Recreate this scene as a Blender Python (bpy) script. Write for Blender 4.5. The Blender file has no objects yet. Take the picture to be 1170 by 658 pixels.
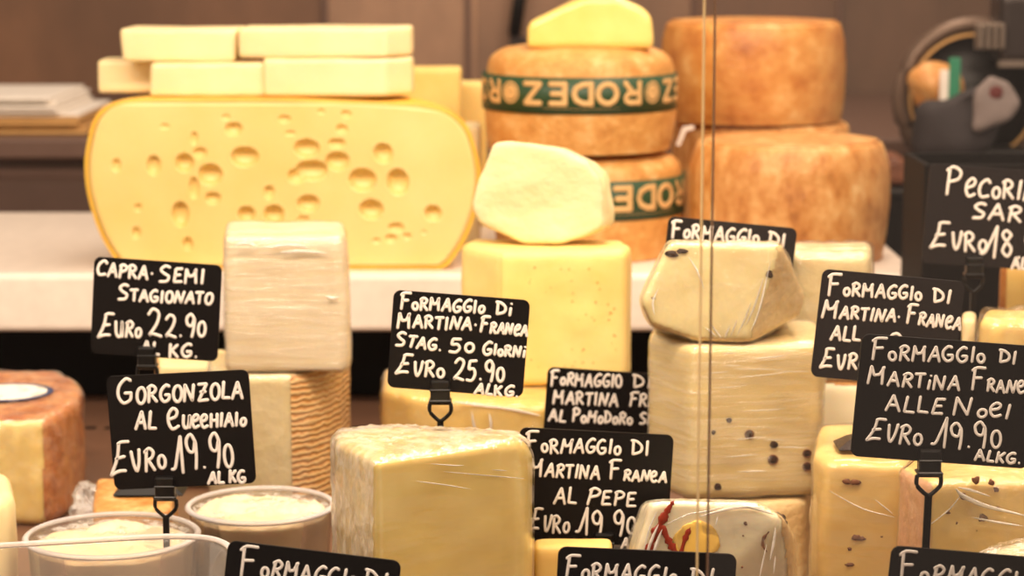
import bpy, bmesh, math, random
from mathutils import Vector, Matrix, noise
random.seed(7)
C = bpy.context.scene.collection
PI = math.pi
# ------------------------------------------------------------------ camera
F = 2600.0                      # focal length in pixels of the 1170 px wide frame
PITCH = math.radians(9.0)
H = 0.53
cam_d = bpy.data.cameras.new('camera'); cam = bpy.data.objects.new('camera', cam_d); C.objects.link(cam)
cam.location = (0, 0, H); cam.rotation_euler = (PI/2 - PITCH, 0, 0)
cam_d.sensor_width = 36; cam_d.lens = 36*F/1170; cam_d.clip_start = 0.05
cam_d.dof.use_dof = True; cam_d.dof.focus_distance = 1.56; cam_d.dof.aperture_fstop = 8.2
bpy.context.scene.camera = cam
# ------------------------------------------------------------------ light
w = bpy.data.worlds.new('world'); bpy.context.scene.world = w; w.use_nodes = True
w.node_tree.nodes['Background'].inputs[0].default_value = (1.0, 0.79, 0.62, 1)
w.node_tree.nodes['Background'].inputs[1].default_value = 0.56
def area(name, loc, target, sx, sy, power, col):
    l = bpy.data.lights.new(name, 'AREA'); l.shape = 'RECTANGLE'; l.size = sx; l.size_y = sy; l.energy = power; l.color = col
    o = bpy.data.objects.new(name, l); C.objects.link(o); o.location = loc
    o.rotation_euler = (Vector(target)-Vector(loc)).to_track_quat('-Z', 'Y').to_euler()
    return o
area('display_case_lamp', (0, 1.35, 1.15), (0, 2.0, 0.1), 2.2, 0.12, 30.0, (1.0, 0.795, 0.61))
area('ceiling_lamp_front', (-0.45, 0.55, 1.55), (0, 1.75, 0.1), 0.7, 0.35, 14.0, (1.0, 0.80, 0.64))
area('added_fill_front', (0.45, 0.75, 0.95), (0.15, 1.6, 0.1), 0.25, 0.25, 3.2, (1.0, 0.82, 0.66))  # added unseen fill that brightens the low front cheeses
area('ceiling_lamp_rear', (0.5, 2.7, 1.6), (0, 2.7, 0.0), 2.0, 0.3, 24.0, (1.0, 0.79, 0.61))
vs = bpy.context.scene.view_settings
vs.view_transform = 'Standard'; vs.look = 'None'; vs.gamma = 1; vs.exposure = 0.04; vs.use_curve_mapping = False
bpy.context.scene.cycles.transparent_max_bounces = 32
bpy.context.scene.cycles.caustics_reflective = False
bpy.context.scene.cycles.caustics_refractive = False
# ------------------------------------------------------------------ projection helpers
def ray(px, py):
    cx = (px-585)/F; cy = (329-py)/F
    return Vector((cx, math.cos(PITCH)+cy*math.sin(PITCH), -math.sin(PITCH)+cy*math.cos(PITCH)))
def P(px, py, d):
    r = ray(px, py); r = r*(d/r.y); return Vector((r.x, r.y, r.z+H))
def zt(py, d): return P(585, py, d).z
def onplane(px, py, A, B, off=0.0):
    """point where the line of sight meets the vertical plane through ground points A, B"""
    n = Vector((B[1]-A[1], -(B[0]-A[0]), 0)).normalized()
    if n.y > 0: n = -n
    r = ray(px, py); o = Vector((0, 0, H)); a = Vector((A[0], A[1], 0))
    t = (a-o).dot(n)/r.dot(n)
    return o + r*t + n*off
# ------------------------------------------------------------------ materials
def lin(c):
    return tuple(((v/255)/12.92 if v/255 <= 0.04045 else ((v/255+0.055)/1.055)**2.4) for v in c) + (1,)
def nodes(name):
    m = bpy.data.materials.new(name); m.use_nodes = True; nt = m.node_tree
    return m, nt, nt.nodes['Principled BSDF']
def tex_noise(nt, scale, detail=4, stretch=None, rough=0.55):
    tc = nt.nodes.new('ShaderNodeTexCoord'); mp = nt.nodes.new('ShaderNodeMapping')
    nt.links.new(tc.outputs['Object'], mp.inputs[0])
    if stretch: mp.inputs['Scale'].default_value = stretch
    n = nt.nodes.new('ShaderNodeTexNoise'); n.inputs['Scale'].default_value = scale
    n.inputs['Detail'].default_value = detail; n.inputs['Roughness'].default_value = rough
    nt.links.new(mp.outputs[0], n.inputs['Vector']); return n
def ramp(nt, src, stops):
    r = nt.nodes.new('ShaderNodeValToRGB'); e = r.color_ramp.elements
    while len(e) < len(stops): e.new(0.5)
    for k, (p, c) in enumerate(stops): e[k].position = p; e[k].color = c
    nt.links.new(src, r.inputs[0]); return r
def bump(nt, src, strength, dist, b, prev=None):
    n = nt.nodes.new('ShaderNodeBump'); n.inputs['Strength'].default_value = strength; n.inputs['Distance'].default_value = dist
    nt.links.new(src, n.inputs['Height'])
    if prev: nt.links.new(prev.outputs[0], n.inputs['Normal'])
    nt.links.new(n.outputs[0], b.inputs['Normal']); return n
def cheese(name, c1, c2, sss=0.25, rough=0.5, scale=14, bscale=90, bs=0.25, stretch=None, coat=0.0):
    m, nt, b = nodes(name)
    n = tex_noise(nt, scale, 5, stretch); r = ramp(nt, n.outputs['Fac'], [(0.32, lin(c1)), (0.68, lin(c2))])
    nt.links.new(r.outputs[0], b.inputs['Base Color'])
    b.inputs['Roughness'].default_value = rough
    b.inputs['Subsurface Weight'].default_value = sss; b.inputs['Subsurface Radius'].default_value = (1, .6, .25)
    b.inputs['Subsurface Scale'].default_value = 0.008
    b.inputs['Coat Weight'].default_value = coat; b.inputs['Coat Roughness'].default_value = 0.25
    n2 = tex_noise(nt, bscale, 5); bump(nt, n2.outputs['Fac'], bs, 0.002, b)
    return m
def rind(name, cs, scale=18, bscale=140, bs=0.5, stretch=None, rough=0.6):
    m, nt, b = nodes(name)
    n = tex_noise(nt, scale, 8, stretch, 0.65)
    k = len(cs); r = ramp(nt, n.outputs['Fac'], [(0.3+0.4*i/(k-1), lin(c)) for i, c in enumerate(cs)])
    nt.links.new(r.outputs[0], b.inputs['Base Color']); b.inputs['Roughness'].default_value = rough
    b.inputs['Subsurface Weight'].default_value = 0.08; b.inputs['Subsurface Scale'].default_value = 0.004
    n2 = tex_noise(nt, bscale, 6); bump(nt, n2.outputs['Fac'], bs, 0.0025, b)
    return m
def plain(name, c, rough=0.5, metal=0.0, bs=0, bscale=60, stretch=None, spec=0.5):
    m, nt, b = nodes(name); b.inputs['Base Color'].default_value = lin(c)
    n = tex_noise(nt, bscale, 4, stretch)
    mx = ramp(nt, n.outputs['Fac'], [(0.3, tuple(v*0.9 for v in lin(c)[:3])+(1,)), (0.7, lin(c))])
    nt.links.new(mx.outputs[0], b.inputs['Base Color'])
    b.inputs['Roughness'].default_value = rough; b.inputs['Metallic'].default_value = metal
    if bs: bump(nt, n.outputs['Fac'], bs, 0.002, b)
    b.inputs['Specular IOR Level'].default_value = spec
    return m
def film(name, amount=0.10, haze=0.10, wr=0.6, scale=26, stretch=(1, 1, 1), rough=0.08, milky=0.0):
    """clear cling film: see-through sheet with glossy wrinkles"""
    m = bpy.data.materials.new(name); m.use_nodes = True; nt = m.node_tree; nt.nodes.clear()
    out = nt.nodes.new('ShaderNodeOutputMaterial')
    n = tex_noise(nt, scale, 6, stretch, 0.6)
    v = nt.nodes.new('ShaderNodeTexNoise'); v.inputs['Scale'].default_value = scale*3.1; v.inputs['Detail'].default_value = 2
    bp = nt.nodes.new('ShaderNodeBump'); bp.inputs['Strength'].default_value = wr; bp.inputs['Distance'].default_value = 0.005
    nt.links.new(n.outputs['Fac'], bp.inputs['Height'])
    tr = nt.nodes.new('ShaderNodeBsdfTransparent'); tr.inputs[0].default_value = (0.99, 0.985, 0.97, 1)
    gl = nt.nodes.new('ShaderNodeBsdfGlossy'); gl.inputs['Roughness'].default_value = rough; gl.inputs[0].default_value = (1, 1, 1, 1)
    nt.links.new(bp.outputs[0], gl.inputs['Normal'])
    df = nt.nodes.new('ShaderNodeBsdfDiffuse'); df.inputs[0].default_value = (0.86, 0.82, 0.74, 1)
    nt.links.new(bp.outputs[0], df.inputs['Normal'])
    fr = nt.nodes.new('ShaderNodeFresnel'); fr.inputs[0].default_value = 1.36; nt.links.new(bp.outputs[0], fr.inputs['Normal'])
    ad = nt.nodes.new('ShaderNodeMath'); ad.operation = 'MULTIPLY_ADD'; ad.inputs[1].default_value = 0.8; ad.inputs[2].default_value = amount
    nt.links.new(fr.outputs[0], ad.inputs[0])
    mn_ = nt.nodes.new('ShaderNodeMath'); mn_.operation = 'MINIMUM'; mn_.inputs[1].default_value = 0.36
    nt.links.new(ad.outputs[0], mn_.inputs[0]); ad = mn_
    m1 = nt.nodes.new('ShaderNodeMixShader'); nt.links.new(ad.outputs[0], m1.inputs[0])
    nt.links.new(tr.outputs[0], m1.inputs[1]); nt.links.new(gl.outputs[0], m1.inputs[2])
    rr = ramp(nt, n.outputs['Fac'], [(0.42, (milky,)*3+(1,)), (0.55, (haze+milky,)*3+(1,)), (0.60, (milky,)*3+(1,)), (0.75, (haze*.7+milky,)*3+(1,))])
    m2 = nt.nodes.new('ShaderNodeMixShader'); nt.links.new(rr.outputs[0], m2.inputs[0])
    nt.links.new(m1.outputs[0], m2.inputs[1]); nt.links.new(df.outputs[0], m2.inputs[2])
    nt.links.new(m2.outputs[0], out.inputs[0]); return m
def clear(name, amount, tint=(1, 1, 1, 1), rough=0.02, haze=0.0, hazecol=(0.9, 0.85, 0.8, 1)):
    m = bpy.data.materials.new(name); m.use_nodes = True; nt = m.node_tree; nt.nodes.clear()
    out = nt.nodes.new('ShaderNodeOutputMaterial')
    tr = nt.nodes.new('ShaderNodeBsdfTransparent'); tr.inputs[0].default_value = tint
    gl = nt.nodes.new('ShaderNodeBsdfGlossy'); gl.inputs['Roughness'].default_value = rough
    fr = nt.nodes.new('ShaderNodeFresnel'); fr.inputs[0].default_value = 1.4
    ml = nt.nodes.new('ShaderNodeMath'); ml.operation = 'MULTIPLY'; ml.use_clamp = True; ml.inputs[1].default_value = amount
    nt.links.new(fr.outputs[0], ml.inputs[0])
    m1 = nt.nodes.new('ShaderNodeMixShader'); nt.links.new(ml.outputs[0], m1.inputs[0])
    nt.links.new(tr.outputs[0], m1.inputs[1]); nt.links.new(gl.outputs[0], m1.inputs[2]); last = m1
    if haze:
        df = nt.nodes.new('ShaderNodeBsdfDiffuse'); df.inputs[0].default_value = hazecol
        m2 = nt.nodes.new('ShaderNodeMixShader'); m2.inputs[0].default_value = haze
        nt.links.new(m1.outputs[0], m2.inputs[1]); nt.links.new(df.outputs[0], m2.inputs[2]); last = m2
    nt.links.new(last.outputs[0], out.inputs[0]); return m
M = {
 'pale': cheese('pale_paste', (240, 220, 158), (247, 231, 176)),
 'butter': cheese('butter_paste', (238, 216, 160), (243, 225, 176), rough=0.4),
 'cream': cheese('cream_paste', (228, 208, 156), (238, 221, 176), bscale=70, bs=1.0),
 'white': cheese('white_paste', (232, 212, 172), (242, 226, 192), bscale=30, bs=0.2, stretch=(1, 1, 6)),
 'front': cheese('ivory_yellow_paste', (232, 200, 112), (242, 216, 138), rough=0.35, bs=0.08, coat=0.3),
 'gold': cheese('golden_paste', (242, 204, 118), (247, 220, 142), bscale=70, bs=0.3),
 'amber': cheese('amber_paste', (230, 190, 100), (240, 208, 128), bscale=50),
 'emmental': cheese('emmental_paste', (226, 196, 118), (238, 212, 144), rough=0.38, scale=6, bs=0.08),
 'emm_rind': cheese('emmental_rind', (226, 170, 52), (236, 190, 72), rough=0.45, bs=0.2),
 'speck': cheese('peppered_paste', (228, 202, 138), (238, 216, 158), bs=0.1),
 'truffle': cheese('nutty_paste', (234, 198, 116), (234, 200, 122), bs=0.15),
 'redst': cheese('ivory_paste', (248, 234, 190), (252, 243, 214), bs=0.15),
 'gorg': cheese('creamy_curd', (226, 200, 158), (240, 222, 188), bscale=40, bs=0.9),
 'rodez': rind('rodez_rind', [(184, 124, 56), (206, 150, 78), (222, 180, 118)], scale=44, bscale=160, bs=0.9),
 'pec': rind('pecorino_rind', [(160, 92, 34), (190, 124, 54), (206, 148, 76), (224, 180, 116)], scale=24, bs=0.5, rough=0.42),
 'pec2': rind('pecorino_rind_light', [(158, 96, 38), (194, 132, 64), (212, 158, 92), (230, 192, 134)], scale=34, stretch=(1.4, 1.4, .8), bs=0.6, rough=0.45),
 'rustic': rind('rustic_rind', [(146, 76, 36), (196, 122, 66), (222, 168, 112)], scale=34, stretch=(1, 1, .5), bs=0.9),
 'tan': rind('tan_rind', [(206, 166, 104), (230, 200, 142), (242, 220, 170)], scale=26, bs=0.6),
 'pinkrind': rind('pink_rind', [(214, 150, 104), (232, 180, 134), (240, 206, 160)], scale=18, stretch=(1, 1, .3), bs=0.6),
 'shelf': plain('white_board', (236, 224, 210), 0.35),
 'deck': plain('brown_steel_deck', (126, 92, 72), 0.35, 0.3),
 'black': plain('black_plastic', (10, 7, 6), 0.35, spec=.3),
 'blackback': plain('black_panel', (8, 5, 4), 0.7, spec=.15),
 'plate': plain('black_slate_plastic', (12, 7, 6), 0.5, spec=.18),
 'plate_soft': plain('dark_slate_plastic', (26, 20, 20), 0.5, spec=.25),
 'smoke': clear('smoked_plastic', 1.4, (0.30, 0.22, 0.17, 1), 0.15, 0.25, (.08, .05, .04, 1)),
 'chalk': plain('chalk_paint', (240, 232, 222), 0.8),
 'green': plain('green_band', (34, 66, 36), 0.5),
 'bandink': plain('band_ink', (214, 172, 112), 0.6),
 'pepper': plain('peppercorn', (58, 38, 24), 0.8, bs=0.6, spec=.15),
 'nut': plain('nut_piece', (116, 70, 36), 0.7, bs=0.6),
 'chili': plain('chili_paste', (140, 44, 20), 0.35, bs=0.5),
 'saffron': plain('saffron_stain', (240, 196, 92), 0.5),
 'paper': plain('cream_paper', (240, 232, 220), 0.8),
 'kraft': plain('kraft_paper', (200, 156, 96), 0.8),
 'blue': plain('blue_ink', (52, 60, 96), 0.7),
 'steel': plain('brushed_steel', (150, 136, 124), 0.3, 0.9),
 'darksteel': plain('dark_steel', (52, 44, 42), 0.35, 0.5),
 'slicer': plain('slicer_black', (16, 13, 13), 0.4, spec=.3),
 'ringm': plain('ring_bronze', (104, 84, 70), 0.4, 0.4),
 'greyc': plain('grey_cloth', (44, 38, 40), 0.8, bs=0.8, bscale=30),
 'teal': plain('teal_label', (40, 130, 96), 0.6),
 'wrap': film('cling_film', 0.04, 0.06, 0.9, 40),
 'wrap_front': film('cling_film_tight', 0.025, 0.05, 0.35, 20, (0.3, 0.3, 2.2)),
 'wrap_heavy': film('cling_film_crumpled', 0.12, 0.45, 1.0, 60),
 'wrap_milky': film('cling_film_gathered', 0.10, 0.22, 1.0, 34, (1, 1, .5), milky=.06),
 'fold_glint': film('cling_film_fold_glint', 0.20, 0.3, 0.2, 30, milky=.42),  # milky white share paints the glare along film creases
 'wrap_bands': film('cling_film_bands', 0.045, 0.16, 0.9, 22, (0.4, 0.4, 5)),
 'tub': clear('clear_tub_plastic', 0.7, (0.95, 0.93, 0.90, 1), 0.08, 0.05),
 'tubrim': clear('clear_tub_rim', 1.6, (0.86, 0.84, 0.84, 1), 0.1, 0.42, (0.95, 0.9, 0.88, 1)),
 'glass': clear('case_glass', 0.12),
 'glass_r': clear('case_glass_side', 0.5, (0.97, 0.96, 0.95, 1), 0.03, 0.006, (0.9, 0.8, 0.75, 1)),
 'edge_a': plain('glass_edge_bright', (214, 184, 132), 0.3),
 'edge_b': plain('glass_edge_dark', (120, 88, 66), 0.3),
}
def wave_rind(name, c1, c2):
    m, nt, b = nodes(name)
    tc = nt.nodes.new('ShaderNodeTexCoord'); wv = nt.nodes.new('ShaderNodeTexWave'); wv.bands_direction = 'Z'
    wv.inputs['Scale'].default_value = 58; wv.inputs['Distortion'].default_value = 3.5; wv.inputs['Detail'].default_value = 2; wv.inputs['Detail Scale'].default_value = 2
    nt.links.new(tc.outputs['Object'], wv.inputs['Vector'])
    r = ramp(nt, wv.outputs['Fac'], [(0.1, lin(c1)), (0.8, lin(c2))]); nt.links.new(r.outputs[0], b.inputs['Base Color'])
    bump(nt, wv.outputs['Fac'], 0.7, 0.002, b); b.inputs['Roughness'].default_value = 0.5; return m
M['basket'] = wave_rind('basket_pressed_rind', (222, 158, 88), (244, 206, 142))
# ------------------------------------------------------------------ object helpers
def link(name, me, mat, parent=None, smooth=True):
    o = bpy.data.objects.new(name, me); C.objects.link(o)
    if mat: me.materials.clear(); me.materials.append(mat)
    if smooth:
        for p in me.polygons: p.use_smooth = True
    if parent: o.parent = parent
    return o
def from_bm(name, bm, mat, parent=None, smooth=False):
    me = bpy.data.meshes.new(name); bm.normal_update(); bm.to_mesh(me); bm.free()
    return link(name, me, mat, parent, smooth)
def thing(name, label, cat, loc, group=None):
    o = bpy.data.objects.new(name, None); C.objects.link(o); o.location = loc; o.empty_display_size = 0.02
    o['label'] = label; o['category'] = cat
    if group: o['group'] = group
    return o
def tag(o, label, cat, group=None):
    o['label'] = label; o['category'] = cat
    if group: o['group'] = group
    return o
def put(ob, root):
    """mesh made in world coordinates -> child of root, coordinates moved to the root's frame"""
    ob.data.transform(Matrix.Translation(-root.location)); ob.parent = root; return ob
def box_bm(x0, x1, y0, y1, z0, z1, bev=0.0, seg=2, bm=None):
    own = bmesh.new(); bmesh.ops.create_cube(own, size=1)
    for v in own.verts: v.co = Vector(((x0+x1)/2+v.co.x*(x1-x0), (y0+y1)/2+v.co.y*(y1-y0), (z0+z1)/2+v.co.z*(z1-z0)))
    if bev: bmesh.ops.bevel(own, geom=own.edges[:], offset=bev, segments=seg, affect='EDGES', profile=0.5)
    if bm is None: return own
    me = bpy.data.meshes.new('t'); own.to_mesh(me); own.free(); bm.from_mesh(me); bpy.data.meshes.remove(me); return bm
def remesh(bm, voxel):
    me = bpy.data.meshes.new('tmp'); bm.to_mesh(me); bm.free()
    o = bpy.data.objects.new('tmp', me); C.objects.link(o)
    md = o.modifiers.new('r', 'REMESH'); md.mode = 'VOXEL'; md.voxel_size = voxel
    s = o.modifiers.new('s', 'SMOOTH'); s.iterations = 3; s.factor = 0.5
    dg = bpy.context.evaluated_depsgraph_get(); dg.update()
    out = bpy.data.meshes.new_from_object(o.evaluated_get(dg)); bpy.data.objects.remove(o); bpy.data.meshes.remove(me)
    return out
def solid(pts, bev, voxel=0.003, amp=0.0008, freq=40, seed=0):
    bm = bmesh.new()
    for p in pts: bm.verts.new(p)
    r = bmesh.ops.convex_hull(bm, input=bm.verts[:])
    junk = [g for g in r['geom_interior'] if isinstance(g, bmesh.types.BMVert)]
    if junk: bmesh.ops.delete(bm, geom=junk, context='VERTS')
    bmesh.ops.dissolve_limit(bm, angle_limit=0.02, verts=bm.verts[:], edges=bm.edges[:])
    es = [e for e in bm.edges if len(e.link_faces) == 2 and e.calc_face_angle(0) > 0.3]
    if bev: bmesh.ops.bevel(bm, geom=es, offset=bev, segments=3, affect='EDGES', profile=0.5, clamp_overlap=True)
    me = remesh(bm, voxel); me.update()
    off = Vector((seed*3.1, seed*1.7, seed*.9))
    nrm = [v.normal.copy() for v in me.vertices]
    for v, n in zip(me.vertices, nrm):
        v.co += n*(noise.noise(v.co*freq+off)*amp + noise.noise(v.co*freq*.3+off)*amp*2)
    return me
def sub(me, pred, off, name):
    """faces of me that satisfy pred, pushed outwards: a skin (rind, paper, film)"""
    vm = {}; vs_ = []; fs = []
    for p in me.polygons:
        if pred(p.center, p.normal):
            f = []
            for i in p.vertices:
                if i not in vm: vm[i] = len(vs_); v = me.vertices[i]; vs_.append(v.co+v.normal*off)
                f.append(vm[i])
            fs.append(f)
    m2 = bpy.data.meshes.new(name); m2.from_pydata(vs_, [], fs); m2.update(); return m2
def shell(me, off, name, wr=0.0008, freq=(60, 60, 60), seed=0):
    m2 = me.copy(); m2.name = name
    nrm = [v.normal.copy() for v in m2.vertices]
    for v, n in zip(m2.vertices, nrm):
        q = Vector((v.co.x*freq[0], v.co.y*freq[1], v.co.z*freq[2]+seed))
        v.co = v.co + n*(off + abs(noise.noise(q))*wr*2)
    return m2
def foot_pts(foot, z0, z1, pyref):
    """footprint of (pixel column, depth) corners -> corner points of a standing block"""
    pts = []
    for k, (px, d) in enumerate(foot):
        x = P(px, pyref, d).x; zz = z1[k] if isinstance(z1, (list, tuple)) else z1
        pts += [Vector((x, d, z0)), Vector((x, d, zz))]
    return pts
def cheese_thing(name, label, pts, mat, bev=0.006, rinds=(), wrap=None, voxel=0.003, amp=0.0008, cat='cheese', group=None, seed=0, woff=0.0012, wwr=0.0008, wfreq=(60, 60, 60), part='paste'):
    me = solid(pts, bev, voxel, amp, seed=seed)
    zs = [v.co.z for v in me.vertices]; c = sum((v.co for v in me.vertices), Vector())/len(me.vertices)
    root = thing(name, label, cat, (c.x, c.y, min(zs)), group)
    rm = [(sub(me, pr, o, nm), mt, nm) for nm, pr, o, mt in rinds]
    wm = shell(me, woff, 'plastic_wrap', wwr, wfreq, seed) if wrap else None
    put(link(part, me, mat), root)
    for m_, mt, nm in rm: put(link(nm, m_, mt), root)
    if wm:
        zmn_ = min(zs)
        for v in wm.vertices: v.co.z = max(v.co.z, zmn_+0.0002)
        put(link('plastic_wrap', wm, wrap), root)
    return root
def lathe(prof, seg=96, arc=2*PI, a0=0.0, cx=0, cy=0, closed=True):
    vs_, fs = [], []; n = len(prof); cnt = seg if closed else seg+1
    for i in range(cnt):
        a = a0+arc*i/seg
        for r, z in prof: vs_.append((cx+r*math.cos(a), cy+r*math.sin(a), z))
    for i in range(seg):
        j = (i+1) % cnt
        for k in range(n-1): fs.append((i*n+k, j*n+k, j*n+k+1, i*n+k+1))
    return vs_, fs
def mesh(name, vs_, fs):
    me = bpy.data.meshes.new(name); me.from_pydata([tuple(v) for v in vs_], [], fs); me.update(); return me
def catmull(pts, n=6):
    if len(pts) < 3: 
        a, b = pts; return [a+(b-a)*(i/n) for i in range(n+1)]
    q = [pts[0]]+list(pts)+[pts[-1]]; out = []
    for i in range(1, len(q)-2):
        p0, p1, p2, p3 = q[i-1], q[i], q[i+1], q[i+2]
        for k in range(n):
            t = k/n
            out.append(0.5*((2*p1)+(p2-p0)*t+(2*p0-5*p1+4*p2-p3)*t*t+(3*p1-p0-3*p2+p3)*t**3))
    out.append(pts[-1]); return out
def tube_bm(bm, pts, rad, ns=8, flat=None, rads=None):
    """round tube along pts; flat=(normal, factor) squashes it on a surface"""
    rings = []
    for i, p in enumerate(pts):
        t = (pts[min(i+1, len(pts)-1)]-pts[max(i-1, 0)]); t = t.normalized() if t.length > 1e-9 else Vector((1, 0, 0))
        nrm = flat[0] if flat else (Vector((0, 0, 1)) if abs(t.z) < 0.9 else Vector((0, 1, 0)))
        s = t.cross(nrm).normalized(); u = s.cross(t).normalized(); r = rads[i] if rads else rad
        fl = flat[1] if flat else 1.0
        rings.append([bm.verts.new(p+s*r*math.cos(2*PI*k/ns)+u*r*fl*math.sin(2*PI*k/ns)) for k in range(ns)])
    for a, b in zip(rings, rings[1:]):
        for k in range(ns): bm.faces.new((a[k], a[(k+1) % ns], b[(k+1) % ns], b[k]))
    for ring, pc, sgn in ((rings[0], pts[0], -1), (rings[-1], pts[-1], 1)):
        t = (pts[1]-pts[0]) if sgn < 0 else (pts[-1]-pts[-2]); t = t.normalized() if t.length > 1e-9 else Vector((1, 0, 0))
        c = bm.verts.new(pc+t*sgn*rad*0.8)
        for k in range(ns):
            bm.faces.new((ring[k], c, ring[(k+1) % ns]) if sgn < 0 else (ring[k], ring[(k+1) % ns], c))
def blob(c, r, nrm=None, sq=0.5, seed=0, amp=0.35, sub_=2):
    bm = bmesh.new(); bmesh.ops.create_icosphere(bm, subdivisions=sub_, radius=1)
    nv = (nrm or Vector((0, -1, 0))).normalized()
    for v in bm.verts:
        k = 1+noise.noise(v.co*1.3+Vector((seed*5.3, seed, 0)))*amp*2
        p = v.co*k; p -= nv*p.dot(nv)*(1-sq); rr = r if isinstance(r, (int, float)) else 1
        if not isinstance(r, (int, float)): p = Vector((p.x*r[0], p.y*r[0], p.z*r[1]))
        v.co = c+p*rr
    return bm
# ------------------------------------------------------------------ handwriting
def arc(cx, cy, rx, ry, a, b, n=10):
    return [(cx+rx*math.cos(math.radians(a+(b-a)*i/n)), cy+ry*math.sin(math.radians(a+(b-a)*i/n))) for i in range(n+1)]
G = {
 'A': (.72, [('s', [(.0, .0), (.38, 1.)]), ('s', [(.38, 1.), (.66, .0)]), ('s', [(.14, .36), (.58, .38)])]),
 'B': (.6, [('s', [(.08, 0), (.12, 1)]), ('c', [(.12, 1), (.5, .92), (.48, .6), (.12, .52), (.56, .4), (.5, .06), (.08, 0)])]),
 'C': (.66, [('c', [(.6, .82), (.42, 1.), (.12, .78), (.04, .4), (.2, .06), (.6, .12)])]),
 'c': (.62, [('c', [(.1, .5), (.42, .6), (.52, .86), (.32, 1.), (.08, .72), (.06, .3), (.24, .02), (.56, .16)])]),
 'D': (.66, [('s', [(.12, .98), (.1, .02)]), ('c', [(.0, 1.), (.3, .94), (.58, .62), (.52, .22), (.1, .02)])]),
 'E': (.62, [('c', [(.58, .98), (.34, .96), (.18, .95)]), ('s', [(.18, .95), (.06, .03)]), ('s', [(.1, .5), (.46, .54)]), ('s', [(.06, .03), (.54, .06)])]),
 'Q': (.78, [('c', [(.74, .98), (.45, .99), (.3, .93)]), ('c', [(.34, .95), (.26, .5), (.0, .02)]), ('s', [(.2, .5), (.56, .55)]), ('c', [(.0, .02), (.3, .12), (.6, .12)])]),
 'F': (.6, [('s', [(.14, .94), (.08, .0)]), ('c', [(.02, .84), (.22, .98), (.6, .98)]), ('s', [(.1, .52), (.46, .55)])]),
 'G': (.72, [('c', [(.62, .92), (.4, 1.), (.1, .7), (.06, .3), (.28, .02), (.58, .14), (.62, .4)]), ('s', [(.34, .42), (.64, .42)])]),
 'H': (.66, [('s', [(.08, 1), (.06, 0)]), ('s', [(.56, 1), (.56, 0)]), ('s', [(.06, .5), (.56, .52)])]),
 'I': (.28, [('s', [(.16, 1.), (.1, 0)])]),
 'i': (.28, [('s', [(.14, .62), (.1, 0)]), ('s', [(.16, .95), (.17, .97)])]),
 'K': (.66, [('s', [(.12, 1), (.06, 0)]), ('s', [(.58, .96), (.12, .44)]), ('s', [(.2, .52), (.56, .02)])]),
 'L': (.56, [('s', [(.16, 1), (.06, .04)]), ('s', [(.06, .04), (.52, .02)])]),
 'M': (.86, [('s', [(.16, 1.), (.02, .0)]), ('s', [(.16, 1.), (.3, .5)]), ('s', [(.3, .5), (.56, .56)]), ('s', [(.56, .56), (.78, 1.)]), ('s', [(.72, .98), (.7, .02)])]),
 'N': (.78, [('s', [(.02, .0), (.16, 1.)]), ('s', [(.16, 1.), (.54, .04)]), ('s', [(.54, .04), (.72, 1.)])]),
 'O': (.62, [('c', arc(.31, .5, .27, .48, 100, 460, 12))]),
 'o': (.5, [('c', arc(.25, .3, .2, .28, 100, 460, 12))]),
 'P': (.6, [('s', [(.16, .95), (.06, 0)]), ('c', [(.06, .86), (.3, 1.), (.56, .84), (.48, .58), (.14, .46)])]),
 'R': (.68, [('s', [(.14, .95), (.08, 0)]), ('c', [(.02, .84), (.3, 1.), (.54, .82), (.44, .58), (.14, .48)]), ('s', [(.22, .5), (.6, .02)])]),
 'S': (.62, [('c', [(.58, .92), (.34, 1.), (.1, .78), (.28, .54), (.5, .38), (.4, .1), (.02, .06)])]),
 'T': (.6, [('s', [(.0, .94), (.6, .98)]), ('s', [(.32, .95), (.26, 0)])]),
 'U': (.64, [('c', [(.06, 1), (.06, .3), (.24, .02), (.46, .2), (.56, .98)]), ('s', [(.56, .98), (.56, .02)])]),
 'V': (.56, [('c', [(.04, .9), (.1, .3), (.24, .02), (.42, .4), (.52, .96)])]),
 'Z': (.7, [('s', [(.02, .98), (.56, 1.)]), ('s', [(.56, 1.), (.06, .0)]), ('s', [(.06, .0), (.66, .04)]), ('s', [(.16, .52), (.5, .54)])]),
 '1': (.62, [('c', [(.0, .14), (.16, .16), (.34, .5), (.58, 1.)]), ('s', [(.58, 1.), (.5, .0)])]),
 '2': (.66, [('c', [(.06, .8), (.28, 1.), (.54, .84), (.42, .46), (.08, .08), (.22, .12), (.62, .02)])]),
 '5': (.62, [('s', [(.58, .98), (.2, .96)]), ('c', [(.2, .96), (.14, .58), (.4, .6), (.52, .34), (.34, .04), (.02, .06)])]),
 '8': (.56, [('c', [(.46, .86), (.26, 1.), (.1, .82), (.28, .56), (.46, .3), (.3, .02), (.08, .22), (.24, .52), (.48, .84)])]),
 '9': (.58, [('c', [(.52, .78), (.34, 1.), (.1, .84), (.14, .56), (.38, .5), (.52, .8), (.5, .4), (.4, .0)])]),
 '0': (.52, [('c', arc(.25, .34, .2, .32, 100, 460, 12))]),
 '.': (.24, [('s', [(.1, .05), (.13, .06)])]),
 '-': (.3, [('s', [(.1, .42), (.14, .43)])]),
}
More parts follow.
